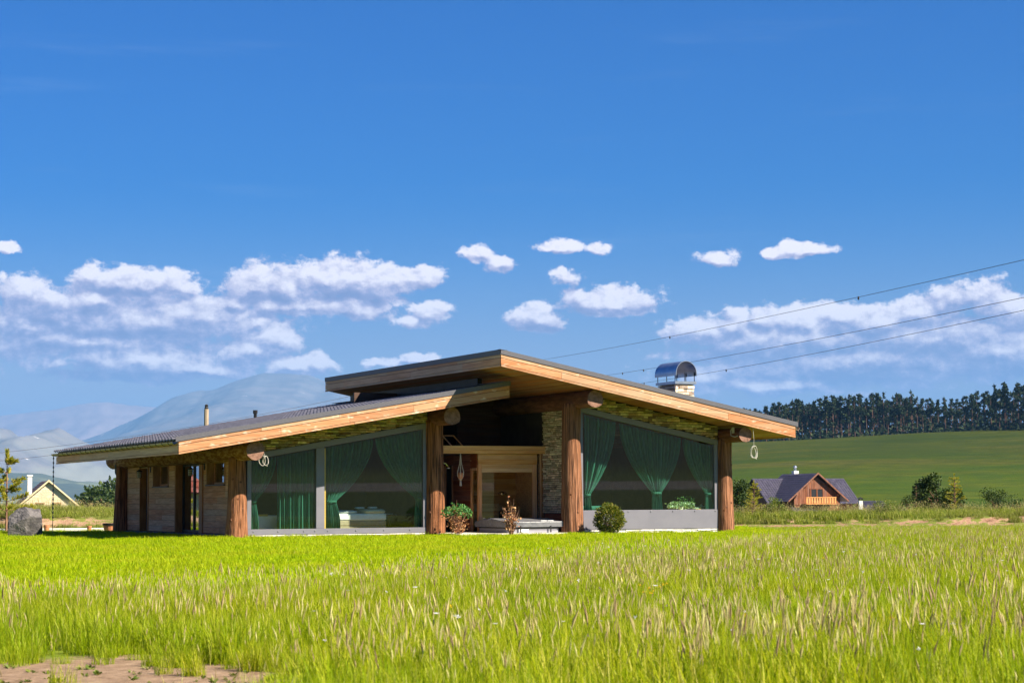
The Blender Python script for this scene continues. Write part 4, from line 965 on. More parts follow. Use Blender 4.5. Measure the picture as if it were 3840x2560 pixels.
mountain('mountain', 14500, 4200, [(-800, 1560), (-200, 1590), (0, 1606), (40, 1612), (70, 1640), (130, 1632), (180, 1610), (220, 1604), (300, 1650), (420, 1720), (560, 1770), (760, 1830), (1100, 1870)], M['mount_mid'], 23, 210, 2300)
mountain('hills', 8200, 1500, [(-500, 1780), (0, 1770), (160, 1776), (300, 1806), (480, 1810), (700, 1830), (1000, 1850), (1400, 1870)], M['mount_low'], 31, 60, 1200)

# ---------------------------------------------------------------- trees
M['needle'] = leafmat('pine needles', [(0, (.008, .018, .009)), (.5, (.020, .036, .016)), (.85, (.034, .052, .020)), (1, (.050, .066, .024))], .12, (1, 1.1, .6), .7, .1)
M['bark'] = mat('pine trunk', (.09, .05, .035), (.17, .095, .065), .9, (1, 1, .4))
M['leaf_dark'] = leafmat('dark broad leaf', [(0, (.016, .034, .008)), (.5, (.036, .064, .012)), (.85, (.06, .09, .018)), (1, (.085, .115, .02))], .25)
M['leaf_bank'] = leafmat('scrub leaf', [(0, (.06, .10, .015)), (.5, (.12, .17, .02)), (1, (.24, .24, .05))], .3)
M['leaf_yellow'] = leafmat('young pine needle', [(0, (.16, .19, .014)), (.5, (.32, .32, .03)), (1, (.46, .36, .05))], .4, (1.1, 1.1, .5))
def card(g, c, u, v, a, b):
    g.add([c - u*a - v*b*.6, c + u*a*.8 - v*b, c + u*a + v*b*.7, c - u*a*.5 + v*b], [(0, 1, 2, 3)])
def pine_meshes(seed, h=20, n=300):
    rg = random.Random(seed); t = G(); bend = rg.uniform(-.4, .4)
    t.tube([(0, 0, -.5), (bend*.3, 0, h*.4), (bend, 0, h*.96)], [.26, .19, .05], 6)
    lo = rg.uniform(.26, .44)*h
    for k in range(7):
        a = rg.uniform(0, 6.28); z = rg.uniform(.3*h, .8*h); L = rg.uniform(.8, 2.2); t.tube([(bend*z/h, 0, z), (bend*z/h + L*math.cos(a), L*math.sin(a), z + .25)], [.06, .02], 4)
    g = G(); w = rg.uniform(2.6, 3.5)
    lobes = [(rg.uniform(0, 6.28), rg.uniform(.05, .98), rg.uniform(.3, 1.0)) for _ in range(17)]
    for k in range(n):
        a, tz, rr = lobes[k % 17]; z = lo + tz*(h*1.02 - lo); env = w*(1.05 - tz)**.62*(.55 + .45*min(1, tz*4))
        c = Vector((bend*z/h + env*rr*.72*math.cos(a), env*rr*.72*math.sin(a), z)) + Vector((rg.gauss(0, .42), rg.gauss(0, .42), rg.gauss(0, .36)))
        u = rvec(rg); v = rvec(rg); card(g, c, u, v, rg.uniform(.32, .70), rg.uniform(.22, .48))
    return t.mesh('trunk', M['bark']), g.mesh('crown', M['needle'])
PINES = [pine_meshes(50 + i) for i in range(6)]
def add_tree(name, meshes, p, s, rz, label, cat, group=None, sz=None):
    t = thing(name, label, cat, p, group, rz); t.scale = (s, s, sz or s)
    piece('trunk', meshes[0], t); piece('crown', meshes[1], t); return t
rg = random.Random(99); cnt = 0
for row, (df, step) in enumerate(((0, 7.0), (10, 7.2), (22, 7.6), (38, 8))):
    px = 2720 + rg.uniform(0, 20)
    while px < 4300 and cnt < 296:
        px += step*rg.uniform(1.9, 3.9)
        if 3430 < px and rg.random() < (.10 if px < 3600 else .14): continue
        f = 1085 + df + rg.uniform(-5, 5) + max(0, (px - 3430))*-.16
        r = (px - 1920)/F35*f; tall = .82 + .18*min(1, max(0, (px - 2780)/250))
        if 3440 < px < 3640: tall = .80
        s = tall*rg.uniform(.86, 1.1)*(1.02 if px > 3700 else 1)
        add_tree('pine_tree', PINES[rg.randrange(6)], gl(f, r, hill_h(f, r)), s*1.06, rg.uniform(0, 6.28), ('tall dark pine with bare lower trunk in the dense left part of the hilltop wood' if px < 3440 else 'tall dark pine with bare trunk in the looser right end of the hilltop wood'), 'tree', 'pines in the %s of the hilltop wood' % ('close left part' if px < 3440 else 'thin right end')); cnt += 1
# scrub under the pines, one mass
g = G(); 
for k in range(3600):
    px = rg.uniform(2700, 4050); f = 1078 + rg.uniform(-6, 40) + max(0, (px - 3430))*-.16; r = (px - 1920)/F35*f
    card(g, gl(f, r, hill_h(f, r) + abs(rg.gauss(0, 2.6))), rvec(rg), rvec(rg), rg.uniform(.5, 1.2), rg.uniform(.4, .9))
g.build('undergrowth', M['needle'], None, kind='stuff')
g = G()
for k in range(5200):
    px = rg.uniform(2760, 3480); f = rg.uniform(1128, 1165); r = (px - 1920)/F35*f; top = 17.0*min(1, .55 + (px - 2760)/300)*min(1, .45 + max(0, 3480 - px)/120); z = top*rg.random()**.8
    card(g, gl(f, r, hill_h(f, r) + z), rvec(rg), rvec(rg), rg.uniform(.6, 1.5), rg.uniform(.5, 1.1))
for k in range(3600):
    px = rg.uniform(3460, 4300); f = rg.uniform(1120, 1160) - (px - 3430)*.16; r = (px - 1920)/F35*f; z = (9.0 + 4*mnoise.noise((px*.013, 2, 2)))*rg.random()**.8
    card(g, gl(f, r, hill_h(f, r) + z), rvec(rg), rvec(rg), rg.uniform(.6, 1.4), rg.uniform(.5, 1.0))
g.build('far_wood', M['needle'], None, kind='stuff')

def broad_meshes(seed, n=420, w=1.0, h=1.0, lm='leaf_dark', leaf=.16, stem=.06, lo=.18):
    """shrub or small tree of unit height: limbs and leaf clusters"""
    rg = random.Random(seed); t = G(); g = G(); cl = []
    for k in range(11):
        a = rg.uniform(0, 6.28); rr = w*.5*math.sqrt(rg.random())*.85; z = h*(lo + (1 - lo)*rg.uniform(.15, .92)); k_ = math.sqrt(max(.1, 1 - (abs(z/h - .55)/.55)**2)); c = Vector((rr*k_*math.cos(a), rr*k_*math.sin(a), z)); cl.append((c, rg.uniform(.12, .23)*w))
        t.tube([(0, 0, -.05), (c.x*.35, c.y*.35, z*.5), tuple(c)], [stem, stem*.6, stem*.2], 5)
    for k in range(n):
        c, s = cl[k % len(cl)]; d = rvec(rg); q = c + d*s*rg.random()**.4
        leaf_quad(g, q, d + rvec(rg)*.7, rvec(rg), leaf*rg.uniform(.6, 1.2), leaf*.7)
    return t.mesh('trunk', M['twig']), g.mesh('crown', M[lm])
def conifer_meshes(seed, lm, whorls=9, h=1.0, w=.28, n=26, up_=.25, sparse=1.0):
    """young conifer of unit height: whorls of rising shoots set with needles"""
    rg = random.Random(seed); t = G(); g = G(); t.tube([(0, 0, -.03), (0, 0, h)], [.016, .004], 6)
    for k in range(whorls):
        z = h*(.16 + .80*k/whorls); L = w*(1.02 - z/h)**.75 + .04
        for j in range(5):
            a = rg.uniform(0, 6.28); d = Vector((math.cos(a), math.sin(a), up_ + rg.uniform(-.1, .25))); e = Vector((0, 0, z)) + d*L
            t.tube([(0, 0, z), tuple(e)], [.005, .002], 4)
            for q in range(n):
                c = Vector((0, 0, z)) + d*L*rg.uniform(.25, 1.08); leaf_quad(g, c, d*.8 + rvec(rg)*.8 + Vector((0, 0, .3)), rvec(rg), .055*sparse, .012*sparse)
    for q in range(n): leaf_quad(g, Vector((0, 0, h*rg.uniform(.85, 1.0))), Vector((0, 0, 1)) + rvec(rg)*.6, rvec(rg), .06*sparse, .012*sparse)
    return t.mesh('trunk', M['twig']), g.mesh('crown', M[lm])
BROAD = [broad_meshes(70 + i, 520) for i in range(3)]
# dark grove on the left, beyond the bank
for i, (px, hh, f) in enumerate(((318, 5.2, 330), (338, 7.0, 335), (362, 7.8, 330), (388, 8.8, 340), (412, 8.2, 332), (440, 8.6, 338), (470, 7.5, 334), (300, 4.0, 336), (500, 7.8, 332), (286, 3.0, 338))):
    add_tree('round_tree', broad_meshes(200 + i, 700, 1.1, 1.0, 'leaf_dark', .10), at(px, f, -4.4), hh*.95, i, 'dark round-headed tree, %s from the left in the grove behind the left bank' % ('third', 'fourth', 'fifth', 'sixth', 'seventh', 'eighth', 'ninth', 'second', 'tenth', 'first')[i], 'tree', 'trees in the dark grove behind the left bank')
# bushes and young trees along the right bank
def bk(px, f=84): r = (px - 1920)/F35*f; return gl(f, r, bank_z(f, r) - .03)
add_tree('round_tree', broad_meshes(301, 3600, 1.15, 1.0, 'leaf_dark', .065, .02, .02), bk(3512, 87), 1.75, .3, 'largest dark green round bush on the right bank', 'shrub')
add_tree('round_tree', broad_meshes(302, 2400, 1.6, 1.0, 'leaf_dark', .075, .02, .0), bk(2745, 88), 1.45, .5, 'dark green bush half hidden behind the rightmost log post', 'shrub')
add_tree('shrub', broad_meshes(303, 1600, 1.5, 1.0, 'leaf_dark', .075, .02, .0), bk(3725, 87), .95, .9, 'low grey green bush at the far right of the bank', 'shrub')
add_tree('shrub', broad_meshes(304, 1100, 1.8, 1.0, 'leaf_bank', .085, .015, .0), bk(3335, 86), .62, .2, 'low fresh green bush left of the thin dark conifer', 'shrub')
add_tree('shrub', broad_meshes(305, 420, 1.2, 1.0, 'leaf_dark', .08, .03), bk(3395, 86), .80, .2, 'small dark bush beside the thin dark conifer', 'shrub')
add_tree('shrub', broad_meshes(306, 1100, 1.6, 1.0, 'leaf_bank', .085, .015, .0), bk(2895, 80), .72, .2, 'bushy green clump on the bank left of the brown house', 'shrub')
add_tree('shrub', broad_meshes(307, 1100, 1.9, 1.0, 'leaf_bank', .085, .015, .0), bk(3300, 79), .62, 1.2, 'low green clump growing on the cut face of the bank', 'shrub')
add_tree('shrub', broad_meshes(308, 420, 1.2, 1.0, 'leaf_dark', .08, .03), bk(3805, 86), .8, 2.2, 'dark small bush at the right end of the bank', 'shrub')
add_tree('young_conifer', conifer_meshes(311, 'needle', 10, 1, .14, 30), bk(3428, 86), 1.45, 0, 'thin dark young conifer standing on the right bank', 'tree')
add_tree('young_pine', conifer_meshes(312, 'leaf_yellow', 9, 1, .26, 30), bk(3572, 86), 1.75, 0, 'yellow green young pine in front of the largest round bush', 'tree')
add_tree('young_pine', conifer_meshes(313, 'leaf_yellow', 9, 1, .26, 30), bk(2822, 83), 1.55, 1, 'yellow green young pine left of the brown house', 'tree')
add_tree('young_pine', conifer_meshes(314, 'leaf_yellow', 6, 1, .55, 34), bk(2815, 78.5), .95, 2, 'low spreading yellowish pine at the foot of the right bank', 'tree')
# young pine and boulder left of the house
sp = conifer_meshes(320, 'leaf_yellow', 7, 1, .30, 110, .22, 1.0)
t = add_tree('young_pine', sp, at(27, 73.5, -.13), 3.0, .4, 'sparse yellow green young pine beside the grey boulder', 'tree')
def boulder(p, sx, sy, sz, seed):
    bm = bmesh.new(); bmesh.ops.create_icosphere(bm, subdivisions=5, radius=1.0)
    for v in bm.verts:
        d = v.co.normalized(); q = 1.0
        rg2 = random.Random(seed)
        for k in range(26):    # flat broken faces
            nrm = rvec(rg2); lim = rg2.uniform(.55, .88); dd = d.dot(nrm)
            if dd*q > lim: q = lim/dd
        q *= 1 + .05*mnoise.noise(d*4 + Vector((seed, 0, 0))) + .02*mnoise.noise(d*11)
        x, y, z = d*q; z *= 1 + .25*max(0, -x)
        v.co = (x*sx, y*sy, z*sz)
    me = bpy.data.meshes.new('boulder'); bm.to_mesh(me); bm.free(); me.materials.append(M['rock'])
    o = bpy.data.objects.new('boulder', me); COL.objects.link(o); o.location = p; return o
tag(boulder((-4.68, 7.5, .16), .74, .6, .88, 4), 'grey jagged boulder beside the sparse young pine', 'boulder')
# kerb and pots on the paved edge behind
kb = thing('kerb', 'low pale kerb running behind the boulder to the house', 'kerb', gl(74.5, -16.5, -.17))
a, b = gl(74.2, -19.6, -.17), gl(75.0, -13.9, -.17); d = (b - a)/6; nn_ = Vector((-d.y, d.x, 0)).normalized()*.14
for i in range(6):
    p, q = a + d*(i + .01), a + d*(i + .99); h = Vector((0, 0, .21)); g = G(kb.location); g.hexa([p - nn_, q - nn_, q + nn_, p + nn_, p - nn_ + h, q - nn_ + h, q + nn_ + h, p + nn_ + h]); bevel(g.build('kerb_stone', M['concrete'], kb), .015)
def pot_(p, r, h, label, m='terracotta', rim=True):
    o = thing('flower_pot', label, 'pot', p); g = G(); g.lathe([(r*.72, 0), (r*.95, h*.8), (r*.95, h*.8)], (0, 0, 0), 18); g.build('body', M[m], o)
    g = G(); g.lathe([(r, h*.78), (r*1.04, h), (r*.88, h), (r*.86, h*.8)], (0, 0, 0), 18); g.build('rim', M['black'] if rim else M[m], o)
    g = G(); g.lathe([(r*.86, h*.84), (.001, h*.88)], (0, 0, 0), 18, False); g.build('soil', M['mortar'], o)
pot_(at(415, 73.0, -.13), .27, .36, 'large terracotta tub with dark rim beside the back log post')
pot_(at(337, 73.6, -.12), .09, .26, 'small terracotta pot standing at the middle of the pale kerb', rim=False)
pot_(at(178, 73.4, -.12), .11, .30, 'small terracotta pot standing just right of the boulder', rim=False)
wb = thing('rubbish_bin', 'white plastic bin standing outside the side wall beyond the frame', 'bin', (-7.2, 12.4, -.12))
g = G(); g.lathe([(.24, 0), (.30, .85)], (0, 0, 0), 16); g.build('body', M['white'], wb); g = G(); g.lathe([(.31, .85), (.31, .93), (.02, .97)], (0, 0, 0), 16); g.build('lid', M['white'], wb)

# shrubs in front of the house
def dry_shrub(name, label, p, h, w, ndry, ngreen, seed, tall=0):
    rg = random.Random(seed); o = thing(name, label, 'shrub', p); t = G(); tips = []
    for k in range(26):
        a = rg.uniform(0, 6.28); L = h*rg.uniform(.45, .95); rr = w*.5*rg.uniform(.2, .95); e = Vector((rr*math.cos(a), rr*math.sin(a), L)); t.tube([(0, 0, -.05), (e.x*.5, e.y*.5, L*.55), tuple(e)], [.014, .010, .004], 5); tips.append(e)
    for k in range(tall):
        a = rg.uniform(0, 6.28); e = Vector((.14*w*math.cos(a)*k, .1*math.sin(a), h*(1.12 + .1*k))); t.tube([(0, 0, .1), (e.x*.6, e.y*.6, h*.7), tuple(e)], [.010, .007, .003], 5); tips += [e, e*.93]
    t.build('stem', M['twig'], o)
    g = G()
    for k in range(ndry):
        e = tips[k % len(tips)]; c = e*rg.uniform(.35, 1.0) + rvec(rg)*w*.12; c.z = max(.03, c.z*(.9 if ngreen else 1) - (.25*h*rg.random() if ngreen else 0)); leaf_quad(g, c, rvec(rg) + Vector((0, 0, -.4)), rvec(rg), rg.uniform(.05, .10), .05)
    g.build('dry_leaves', M['leaf_dry'], o)
    if ngreen:
        g = G()
        for k in range(ngreen):
            a = rg.uniform(0, 6.28); rr = w*.48*math.sqrt(rg.random()); c = Vector((rr*math.cos(a), rr*math.sin(a), h*(.55 + .45*math.sqrt(rg.random())*(1 - (rr/w*1.6)**2)))); leaf_quad(g, c, rvec(rg) + Vector((0, -.2, .5)), rvec(rg), rg.uniform(.06, .10), .055)
        g.build('green_leaves', M['leaf_green'], o)
    return o
dry_shrub('shrub', 'shrub with green top and withered brown leaves below, before the second log post', (6.15, -1.25, -.1), .98, 1.0, 520, 420, 1, 1)
dry_shrub('sapling', 'thin withered brown sapling in front of the hot tub', (7.30, -2.6, -.1), .92, .62, 230, 0, 2, 3)
bx = thing('clipped_shrub', 'small round clipped evergreen shrub below the right window', 'shrub', (10.55, -2.75, -.1))
g = G(); rg = random.Random(8)
for k in range(5200):
    d = rvec(rg); q = rg.uniform(.30, 1.0)**.5*(1 + .20*mnoise.noise(d*2.5) + .10*mnoise.noise(d*6)); c = Vector((d.x*.44*q, d.y*.44*q, .47 + d.z*.46*q)); leaf_quad(g, c, d + rvec(rg)*.7 + Vector((0, 0, .3)), rvec(rg), rg.uniform(.045, .085), .036)
g.build('crown', M['leaf_box'], bx)
g = G(); 
for k in range(6): d = rvec(rg); g.tube([(0, 0, -.05), (d.x*.2, d.y*.2, .5 + d.z*.2)], [.02, .006], 5)
g.build('stem', M['twig'], bx)

# ---------------------------------------------------------------- neighbours' houses
M['roof_slate'] = mat('slate roof tile', (.040, .036, .055), (.065, .058, .085), .5, (3, 3, 3), 3, .35, spec=.4)
M['roof_brown'] = mat('brown roof tile', (.075, .058, .060), (.115, .09, .09), .6, (3, 3, 3), 3, .35)
M['cream_board'] = mat('cream cladding board', (.58, .47, .30), (.66, .55, .38), .7, (1, 1, 9), 3, .12)
M['brown_board'] = mat('brown cladding board', (.15, .052, .022), (.23, .085, .04), .7, (5, 5, 1), 3, .3)
M['orange_wood'] = mat('orange stained rail', (.55, .24, .07), (.62, .30, .10), .6)
M['pale_trim'] = mat('pale verge board', (.62, .48, .27), (.70, .56, .35), .6)
M['darkglass'] = mat('dark pane', (.02, .022, .026), (.03, .03, .035), .1, spec=.6)
M['plaster'] = mat('white chimney', (.66, .62, .57), (.74, .70, .66), .8)
def oriented(name, label, cat, p, rz): return thing(name, label, cat, p, None, rz)
HD = math.atan2(RGT.y, RGT.x)
def roof_side(par, m, a, b, c, d, nu, nv, lift=.05):
    """slope a-b (eave) to d-c (ridge) covered in tiles; rows as separate courses"""
    a, b, c, d = map(Vector, (a, b, c, d)); nrm = (b - a).cross(d - a).normalized()
    g = G(); g.add([a, b, c, d, a - nrm*.12, b - nrm*.12, c - nrm*.12, d - nrm*.12], [(0, 1, 2, 3), (7, 6, 5, 4), (0, 4, 5, 1), (1, 5, 6, 2), (2, 6, 7, 3), (3, 7, 4, 0)])
    rf = g.build('roof', m, par)
    for j in range(nv):
        g = G(); t0, t1 = j/nv, (j + 1)/nv
        for i in range(nu):
            s0, s1 = i/nu, (i + .96)/nu; L = lambda s, t: (a + (b - a)*s)*(1 - t) + (d + (c - d)*s)*t
            g.add([L(s0, t0) + nrm*lift, L((s0 + s1)/2, t0) + nrm*lift*1.9, L(s1, t0) + nrm*lift, L(s1, t1) + nrm*lift*.3, L((s0 + s1)/2, t1) + nrm*lift*.9, L(s0, t1) + nrm*lift*.3], [(0, 1, 4, 5), (1, 2, 3, 4)])
        o = g.build('tile_course', m, par if False else rf); o['kind'] = 'stuff'
    return rf
# cream gabled house on the left, 278 m away: gable towards us, ridge going back
lh = oriented('cream_house', 'cream gabled house with white chimney beyond the left bank', 'house', at(183, 278, -4.2), HD + R(18))
W2, EZ, AZ, D = 4.05, 4.9, 8.3, 11
g = G(); g.add([(-W2, 0, 0), (W2, 0, 0), (W2, 0, EZ), (0, 0, AZ), (-W2, 0, EZ), (-W2, D, 0), (W2, D, 0), (W2, D, EZ), (0, D, AZ), (-W2, D, EZ)], [(0, 1, 2, 3, 4), (9, 8, 7, 6, 5), (1, 6, 7, 2), (5, 0, 4, 9)]); wl = g.build('wall', M['cream_board'], lh)
for i in range(14):
    z = 3.3 + i*.34; hw = W2 if z < EZ else W2*(AZ - z - .34)/(AZ - EZ)
    if hw > .2: piece('cladding_board', unit_box(M['cream_board']), wl, (0, -.03, z + .16), scl=(2*hw, .05, .31))
roof_side(lh, M['roof_brown'], (W2 + .5, -.5, EZ - .42), (W2 + .5, D + .4, EZ - .42), (0, D + .4, AZ + .05), (0, -.5, AZ + .05), 34, 14)
roof_side(lh, M['roof_brown'], (-W2 - .5, D + .4, EZ - .42), (-W2 - .5, -.5, EZ - .42), (0, -.5, AZ + .05), (0, D + .4, AZ + .05), 34, 14)
for s in (-1, 1):
    g = G(); p, q = Vector((s*(W2 + .5), -.55, EZ - .55)), Vector((0, -.55, AZ - .08)); h = Vector((0, 0, .26)); y = Vector((0, .06, 0)); g.hexa([p, q, q + y, p + y, p + h, q + h, q + y + h, p + y + h] if s < 0 else [q, p, p + y, q + y, q + h, p + h, p + y + h, q + y + h]); g.build('verge_board', M['pale_trim'], lh)
    w = G(); x = s*1.15
    for b in ((x - .62, x - .52, 3.5, 5.3), (x + .52, x + .62, 3.5, 5.3), (x - .52, x + .52, 5.2, 5.3), (x - .04, x + .04, 3.5, 5.2)): w.box(b[0], b[1], -.12, .02, b[2], b[3])
    w = w.build('window', M['trim_brown'], lh); G().box(x - .52, x + .52, -.07, -.05, 3.5, 5.2).build('pane', M['darkglass'], w)
fan = G()
for k in range(9):
    a_ = R(12 + k*19.5); fan.add([(.25*math.cos(a_ - .03), -.07, 6.0 + .25*math.sin(a_ - .03)), (.25*math.cos(a_ + .03), -.07, 6.0 + .25*math.sin(a_ + .03)), (1.25*math.cos(a_ + .05), -.09, 6.0 + 1.25*math.sin(a_ + .05)), (1.25*math.cos(a_ - .05), -.09, 6.0 + 1.25*math.sin(a_ - .05))], [(0, 1, 2, 3)])
fan.build('sun_ray_trim', M['pale_trim'], lh, kind='stuff')
c = G().box(-2.75, -2.15, 1.2, 1.8, 5.6, 9.0).build('chimney', M['plaster'], lh); G().box(-2.85, -2.05, 1.1, 1.9, 9.0, 9.2).build('cap', M['plaster'], c)
# brown timber house on the right, 230 m away
rh = oriented('brown_house', 'brown timber house with dark cross gabled roof and balcony beyond the right bank', 'house', at(3072, 226, -1.28), HD + R(20)); rh.scale = (1, 1, .66); G().box(-5.6, 5.2, -1.5, 8.2, -7.5, .01).build('foundation', M['concrete'], rh)
RZ, EZ2 = 7.9, 2.9
GX = -1.45
def gable(par, w, z0, ze, za, y0, y1, m):
    return G().add([(-w, y0, z0), (w, y0, z0), (w, y0, ze), (0, y0, za), (-w, y0, ze), (-w, y1, z0), (w, y1, z0), (w, y1, ze), (0, y1, za), (-w, y1, ze)], [(0, 1, 2, 3, 4), (9, 8, 7, 6, 5), (1, 6, 7, 2), (5, 0, 4, 9)]).build('wall', m, par)
wf = gable(rh, 2.8, 0, 4.0, 7.2, -1.6, 6, M['brown_board']); wf.location.x = GX
for i in range(24):
    x = -2.85 + i*.242; zt_ = 7.15 - abs(x + .11)*1.10; piece('cladding_board', unit_box(M['brown_board']), wf, (x + .11, -1.63, (zt_ + 2.4)/2), scl=(.225, .05, zt_ - 2.4))
g = G(); g.add([(-5.6, 2.0, 0), (-5.6, 8.2, 0), (-5.6, 8.2, 3.4), (-5.6, 5.1, 6.9), (-5.6, 2.0, 3.4), (5.2, 2.0, 0), (5.2, 8.2, 0), (5.2, 8.2, 3.4), (5.2, 5.1, 6.9), (5.2, 2.0, 3.4)], [(4, 3, 2, 1, 0), (5, 6, 7, 8, 9), (0, 5, 9, 4), (1, 2, 7, 6)]); g.build('wall', M['brown_board'], rh)
# main roof: ridge across the view
roof_side(rh, M['roof_slate'], (-6.1, 1.2, 2.55), (5.8, 1.2, 2.55), (5.8, 5.1, 6.98), (-6.1, 5.1, 6.98), 38, 12)
roof_side(rh, M['roof_slate'], (5.8, 9.0, 2.55), (-6.1, 9.0, 2.55), (-6.1, 5.1, 6.98), (5.8, 5.1, 6.98), 38, 12)
# cross gable roof
roof_side(rh, M['roof_slate'], (-3.8, 6.5, 3.0), (-3.8, -2.05, 3.0), (0, -2.05, 7.75), (0, 6.5, 7.75), 28, 13).location.x = GX
roof_side(rh, M['roof_slate'], (3.8, -2.05, 3.0), (3.8, 6.5, 3.0), (0, 6.5, 7.75), (0, -2.05, 7.75), 28, 13).location.x = GX
for s in (-1, 1):
    p, q = Vector((s*3.8, -2.11, 2.85)), Vector((0, -2.11, 7.6)); h = Vector((0, 0, .30)); y = Vector((0, .08, 0)); g = G(); g.hexa([p, q, q + y, p + y, p + h, q + h, q + y + h, p + y + h] if s < 0 else [q, p, p + y, q + y, q + h, p + h, p + y + h, q + y + h]); g.build('verge_board', M['brown_board'], rh).location.x = GX
    for k in (.25, .62): x = s*4.0*(1 - k)*.86; z = 2.75 + 4.75*k + .1; G().box(x - .1, x + .1, -2.0, -1.6, z, z + .22).build('purlin_end', M['brown_board'], rh).location.x = GX
g = G(); g.box(-.85, -.72, -1.72, -1.62, 3.2, 5.2); g.box(.72, .85, -1.72, -1.62, 3.2, 5.2); g.box(-.72, .72, -1.72, -1.62, 5.07, 5.2); g.box(-.06, .06, -1.72, -1.62, 3.2, 5.07); w = g.build('balcony_door', M['brown_board'], rh); w.location.x = GX; G().box(-.72, .72, -1.68, -1.66, 3.2, 5.07).build('pane', M['darkglass'], w)
bl = G().box(-1.9, 1.9, -2.7, -1.65, 2.5, 2.62).build('balcony', M['orange_wood'], rh); bl.location.x = GX; G().box(-1.9, 1.9, -2.72, -2.62, 3.62, 3.74).build('handrail', M['orange_wood'], bl)
me = G().box(-.10, .10, -.02, .02, 0, .92).mesh('baluster', M['orange_wood'])
for i in range(12): piece('baluster', me, bl, (-1.78 + i*.323, -2.67, 2.68))
c = G().box(-.5, .1, 5.4, 6.0, 7.0, 8.35).build('chimney', M['plaster'], rh); g = G(); g.lathe([(.16, 8.35), (.16, 8.8), (.26, 8.95), (.1, 9.25)], (-.2, 5.7, 0), 10); g.build('cowl', M['metal'], c)
roof_side(rh, M['roof_slate'], (-5.2, -3.2, 1.15), (-1.9, -3.2, 1.15), (-2.3, -.4, 2.55), (-4.2, -.4, 2.55), 12, 5)
gable(rh, 1.2, 0, 1.0, 1.5, -3.0, -1.0, M['brown_board']).location = (-3.4, 0, 0)
# second neighbour: only roof and chimney show over the bank
r2 = oriented('low_house', 'low slate roofed house showing only roof and chimney right of the brown house', 'house', at(3285, 215, -4.25), HD + R(8))
G().box(-1.4, 1.4, 0, 5, -1, 3.9).build('wall', M['brown_board'], r2)
roof_side(r2, M['roof_slate'], (-1.5, -.4, 3.9), (1.5, -.4, 3.9), (1.3, 2.5, 4.95), (-1.2, 2.5, 4.95), 16, 5); roof_side(r2, M['roof_slate'], (1.5, 5.4, 3.9), (-1.5, 5.4, 3.9), (-1.2, 2.5, 4.95), (1.3, 2.5, 4.95), 16, 5)
c = G().box(-2.1, -1.72, 0, .38, -1, 5.0).build('chimney', M['plaster'], r2); g = G()
for x, y in ((-2.07, .03), (-1.75, .03), (-2.07, .35), (-1.75, .35)): g.box(x - .025, x + .025, y - .025, y + .025, 5.0, 5.18)
g.box(-2.16, -1.66, -.06, .44, 5.18, 5.24); g.add([(-2.16, -.06, 5.24), (-1.66, -.06, 5.24), (-1.66, .44, 5.24), (-2.16, .44, 5.24), (-1.91, .19, 5.42)], [(0, 1, 4), (1, 2, 4), (2, 3, 4), (3, 0, 4)]); g.build('chimney_cap', M['black'], c)

# ---------------------------------------------------------------- poles and overhead wires
pl_ = thing('utility_pole', 'weathered wooden utility pole rising behind the lower roof', 'pole', at(772, 130, -1.5))
g = G(); g.tube([(0, 0, 0), (0, 0, 8.55)], [.19, .15], 10); g.build('shaft', M['pole'], pl_)
g = G(); g.lathe([(.10, 8.55), (.14, 8.62), (.09, 8.7), (.13, 8.78), (.05, 8.86)], (0, 0, 0), 10); g.build('insulator', M['black'], pl_)
def wire(label, p, q, sag, r, marks, group):
    p, q = Vector(p), Vector(q); pts = [p.lerp(q, t) - Vector((0, 0, sag*4*t*(1 - t))) for t in np.linspace(0, 1, 40)]
    o = G(); o.tube(pts, r, 5); o = o.build('overhead_wire', M['wire']); tag(o, label, 'wire', group)
    for t in marks:
        k = int(t*39); c = pts[k]; g = G(); g.lathe([(.015, -.12), (.045, -.08), (.04, 0), (.02, .04)], tuple(c), 6); g.build('clip', M['black'], o)
    return o
gw = 'overhead wires crossing the sky on the right'
wire('highest of the three overhead wires above the chimney', at(4250, 62, py=880), at(1700, 190, py=1395), .5, .0105, (.42, .2), gw)
wire('middle of the three overhead wires, meeting the roof left of the chimney', at(4250, 62, py=1030), at(1900, 190, py=1450), .5, .0105, (.55, .6), gw)
wire('lowest of the three overhead wires, passing behind the chimney', at(4250, 62, py=1075), at(2080, 190, py=1474), .5, .0105, (.45, .66), gw)
gw = 'faint overhead wires before the mountains on the left'
wire('upper of the two faint wires before the mountains', at(-300, 240, py=1725), at(1420, 230, py=1462), 1.0, .02, (), gw)
wire('lower of the two faint wires before the mountains', at(-300, 240, py=1750), at(1050, 230, py=1550), 1.0, .02, (), gw)

# house out of the frame on the left that the side door mirrors
oh = oriented('red_roofed_house', 'red roofed cottage mirrored in the glass of the side door', 'house', gl(128, -62, -2.0), HD + R(60))
gable(oh, 4.5, 0, 4.2, 8, 0, 11, M['cream_board']); M['roof_red'] = mat('red roof tile', (.36, .10, .065), (.44, .15, .10), .7, (3, 3, 3), 3, .3)
roof_side(oh, M['roof_red'], (5.1, -.5, 3.7), (5.1, 11.5, 3.7), (0, 11.5, 8.1), (0, -.5, 8.1), 20, 10); roof_side(oh, M['roof_red'], (-5.1, 11.5, 3.7), (-5.1, -.5, 3.7), (0, -.5, 8.1), (0, 11.5, 8.1), 20, 10)

